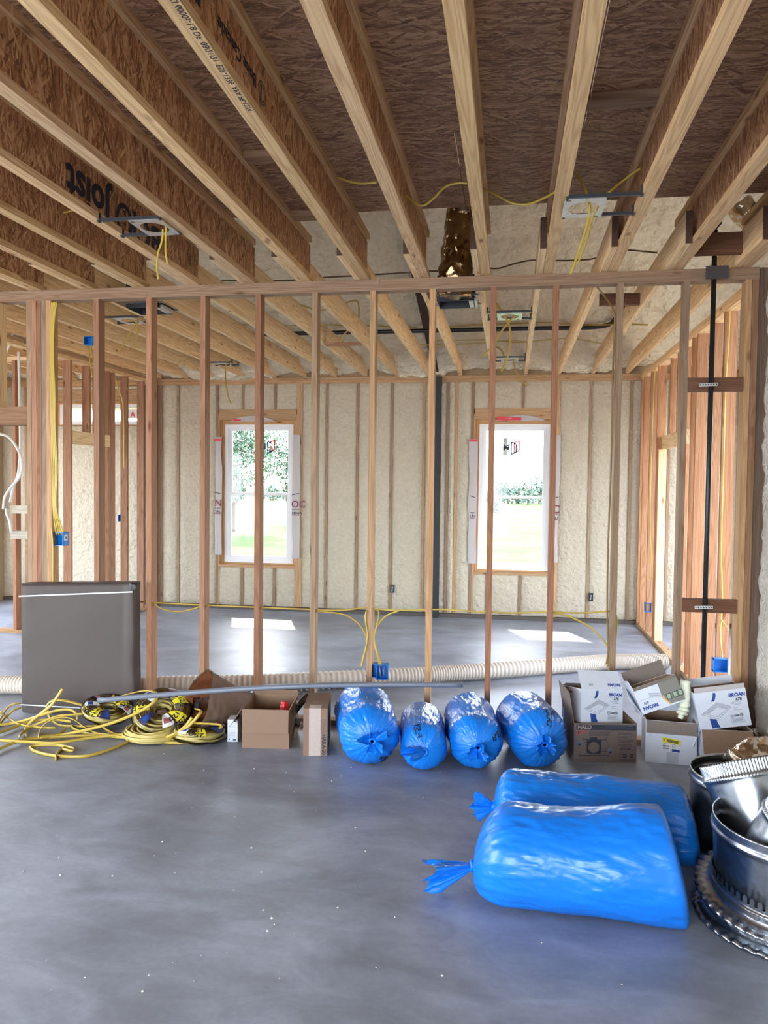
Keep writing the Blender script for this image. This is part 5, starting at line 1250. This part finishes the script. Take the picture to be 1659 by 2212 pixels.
tag(MB().add([(-400, 10.0, GZ), (400, 10.0, GZ), (400, 600, GZ), (-400, 600, GZ)], [(0, 1, 2, 3)]).build('lawn', mat_grass()), kind='structure')
tag(MB().add([(-60, -60, GZ-.02), (60, -60, GZ-.02), (60, 10.0, GZ-.02), (-60, 10.0, GZ-.02)], [(0, 1, 2, 3)]).build('ground', plain('bare_soil', (.28, .24, .20), .9)), kind='structure')
M_LEAF = plain('tree_leaves', (.085, .15, .085), .6, vary=.5, bscale=.8); M_BARK = plain('bark', (.10, .075, .05), .9)
def tree(label, x, y, blobs, leaf, n, trunk_h, tr, seed, mat=M_LEAF, group=None, cat='tree', name='tree'):
    t = thing(name, label, cat, (x, y, GZ), (0, 0, 0), group); r = random.Random(seed); m = MB()
    for (bx, by, bz, br) in blobs:
        for k in range(int(n*br*br)):
            u = Vector((r.gauss(0, 1), r.gauss(0, 1), r.gauss(0, 1))).normalized()*br*(.55+.5*r.random()**.5)
            c = Vector((bx, by, bz))+u; a = Vector((r.gauss(0, 1), r.gauss(0, 1), r.gauss(0, 1))).normalized(); b = a.orthogonal().normalized()
            s = leaf*r.uniform(.6, 1.4); m.add([c-a*s, c-b*s*.5, c+a*s, c+b*s*.5], [(0, 1, 2, 3)])
    tag(m.build('foliage', mat, t), kind='stuff')
    MB().tube(spline([(0, 0, 0), (.05*tr, 0, trunk_h*.5), (0, .1*tr, trunk_h)], 5), tr, tr*.8, 10).build('trunk', M_BARK, t, True)
    for k in range(4):
        a = k*1.7+seed; MB().tube(spline([(0, 0, trunk_h*.8), (math.cos(a)*trunk_h*.2, math.sin(a)*trunk_h*.2, trunk_h*1.15), (math.cos(a)*trunk_h*.45, math.sin(a)*trunk_h*.45, trunk_h*1.5)], 4), tr*.4, tr*.2, 6).build('branch', M_BARK, t, True)
    return t
tree('large leafy tree filling the left side of the left window', at(505, 1050, 30).x, 30, [(0, 0, 4.0, 1.4), (-.9, 0, 3.0, 1.2), (.7, 0, 2.9, 1.0), (.3, .2, 5.2, 1.2), (-1.1, 0, 4.8, 1.2), (.9, 0, 3.9, .9), (-.4, 0, 1.9, .8), (-.9, 0, 1.2, .6)], .07, 1000, 1.2, .07, 2)
tree('smaller leafy tree at the right edge of the left window', at(632, 1050, 36).x, 36, [(0, 0, 3.6, 1.0), (-.6, 0, 3.0, .8), (.6, 0, 3.0, .9), (.2, 0, 2.2, .8)], .075, 800, 1.2, .06, 5)
M_FAR = plain('distant_leaves', (.085, .135, .10), .7, vary=.4, bscale=.3)
rt = random.Random(11)
for k, (px, hpx) in enumerate(((1000, 50), (1030, 42), (1052, 44), (1078, 62), (1098, 48), (1120, 58), (1142, 54), (1166, 68), (1192, 60), (1220, 58), (560, 36), (590, 40), (620, 34), (655, 38), (520, 36))):
    Y = 88+rt.uniform(-6, 6); H = hpx/F_PX*Y; x = at(px, 1060, Y).x
    pos = ('behind the left window' if px < 700 else 'behind the right window')
    order = {1000: 'first', 1030: 'second', 1052: 'third', 1078: 'fourth', 1098: 'fifth', 1120: 'sixth', 1142: 'seventh', 1166: 'eighth', 1192: 'ninth', 1220: 'tenth', 520: 'first', 560: 'second', 590: 'third', 620: 'fourth', 655: 'fifth'}[px]
    tree('%s tree from the left of the far tree line %s' % (order, pos), x, Y, [(0, 0, H*.62, H*.30), (-H*.2, 0, H*.42, H*.28), (H*.2, 0, H*.40, H*.28), (0, 0, H*.25, H*.3)], .22, 60, H*.4, .15, k+20, M_FAR, 'far tree line')
tree('young grey-green conifer alone on the meadow in the right window', at(1070, 1080, 58).x, 58, [(0, 0, .35, .45), (0, 0, .75, .36), (0, 0, 1.15, .26), (0, 0, 1.5, .16)], .08, 1500, .5, .05, 60, plain('grey_needles', (.12, .13, .16), .8), None, 'tree', 'conifer')
# roof overhang that shades the top of the windows
po = tag(empty('porch_roof'), kind='structure')
MB().box(-7.2, 3.2, 9.99, 11.55, 2.92, 2.98).build('soffit', M_SHEATH, po); MB().box(-7.2, 3.2, 11.55, 11.60, 2.84, 3.02).build('fascia', M_VINYL, po)
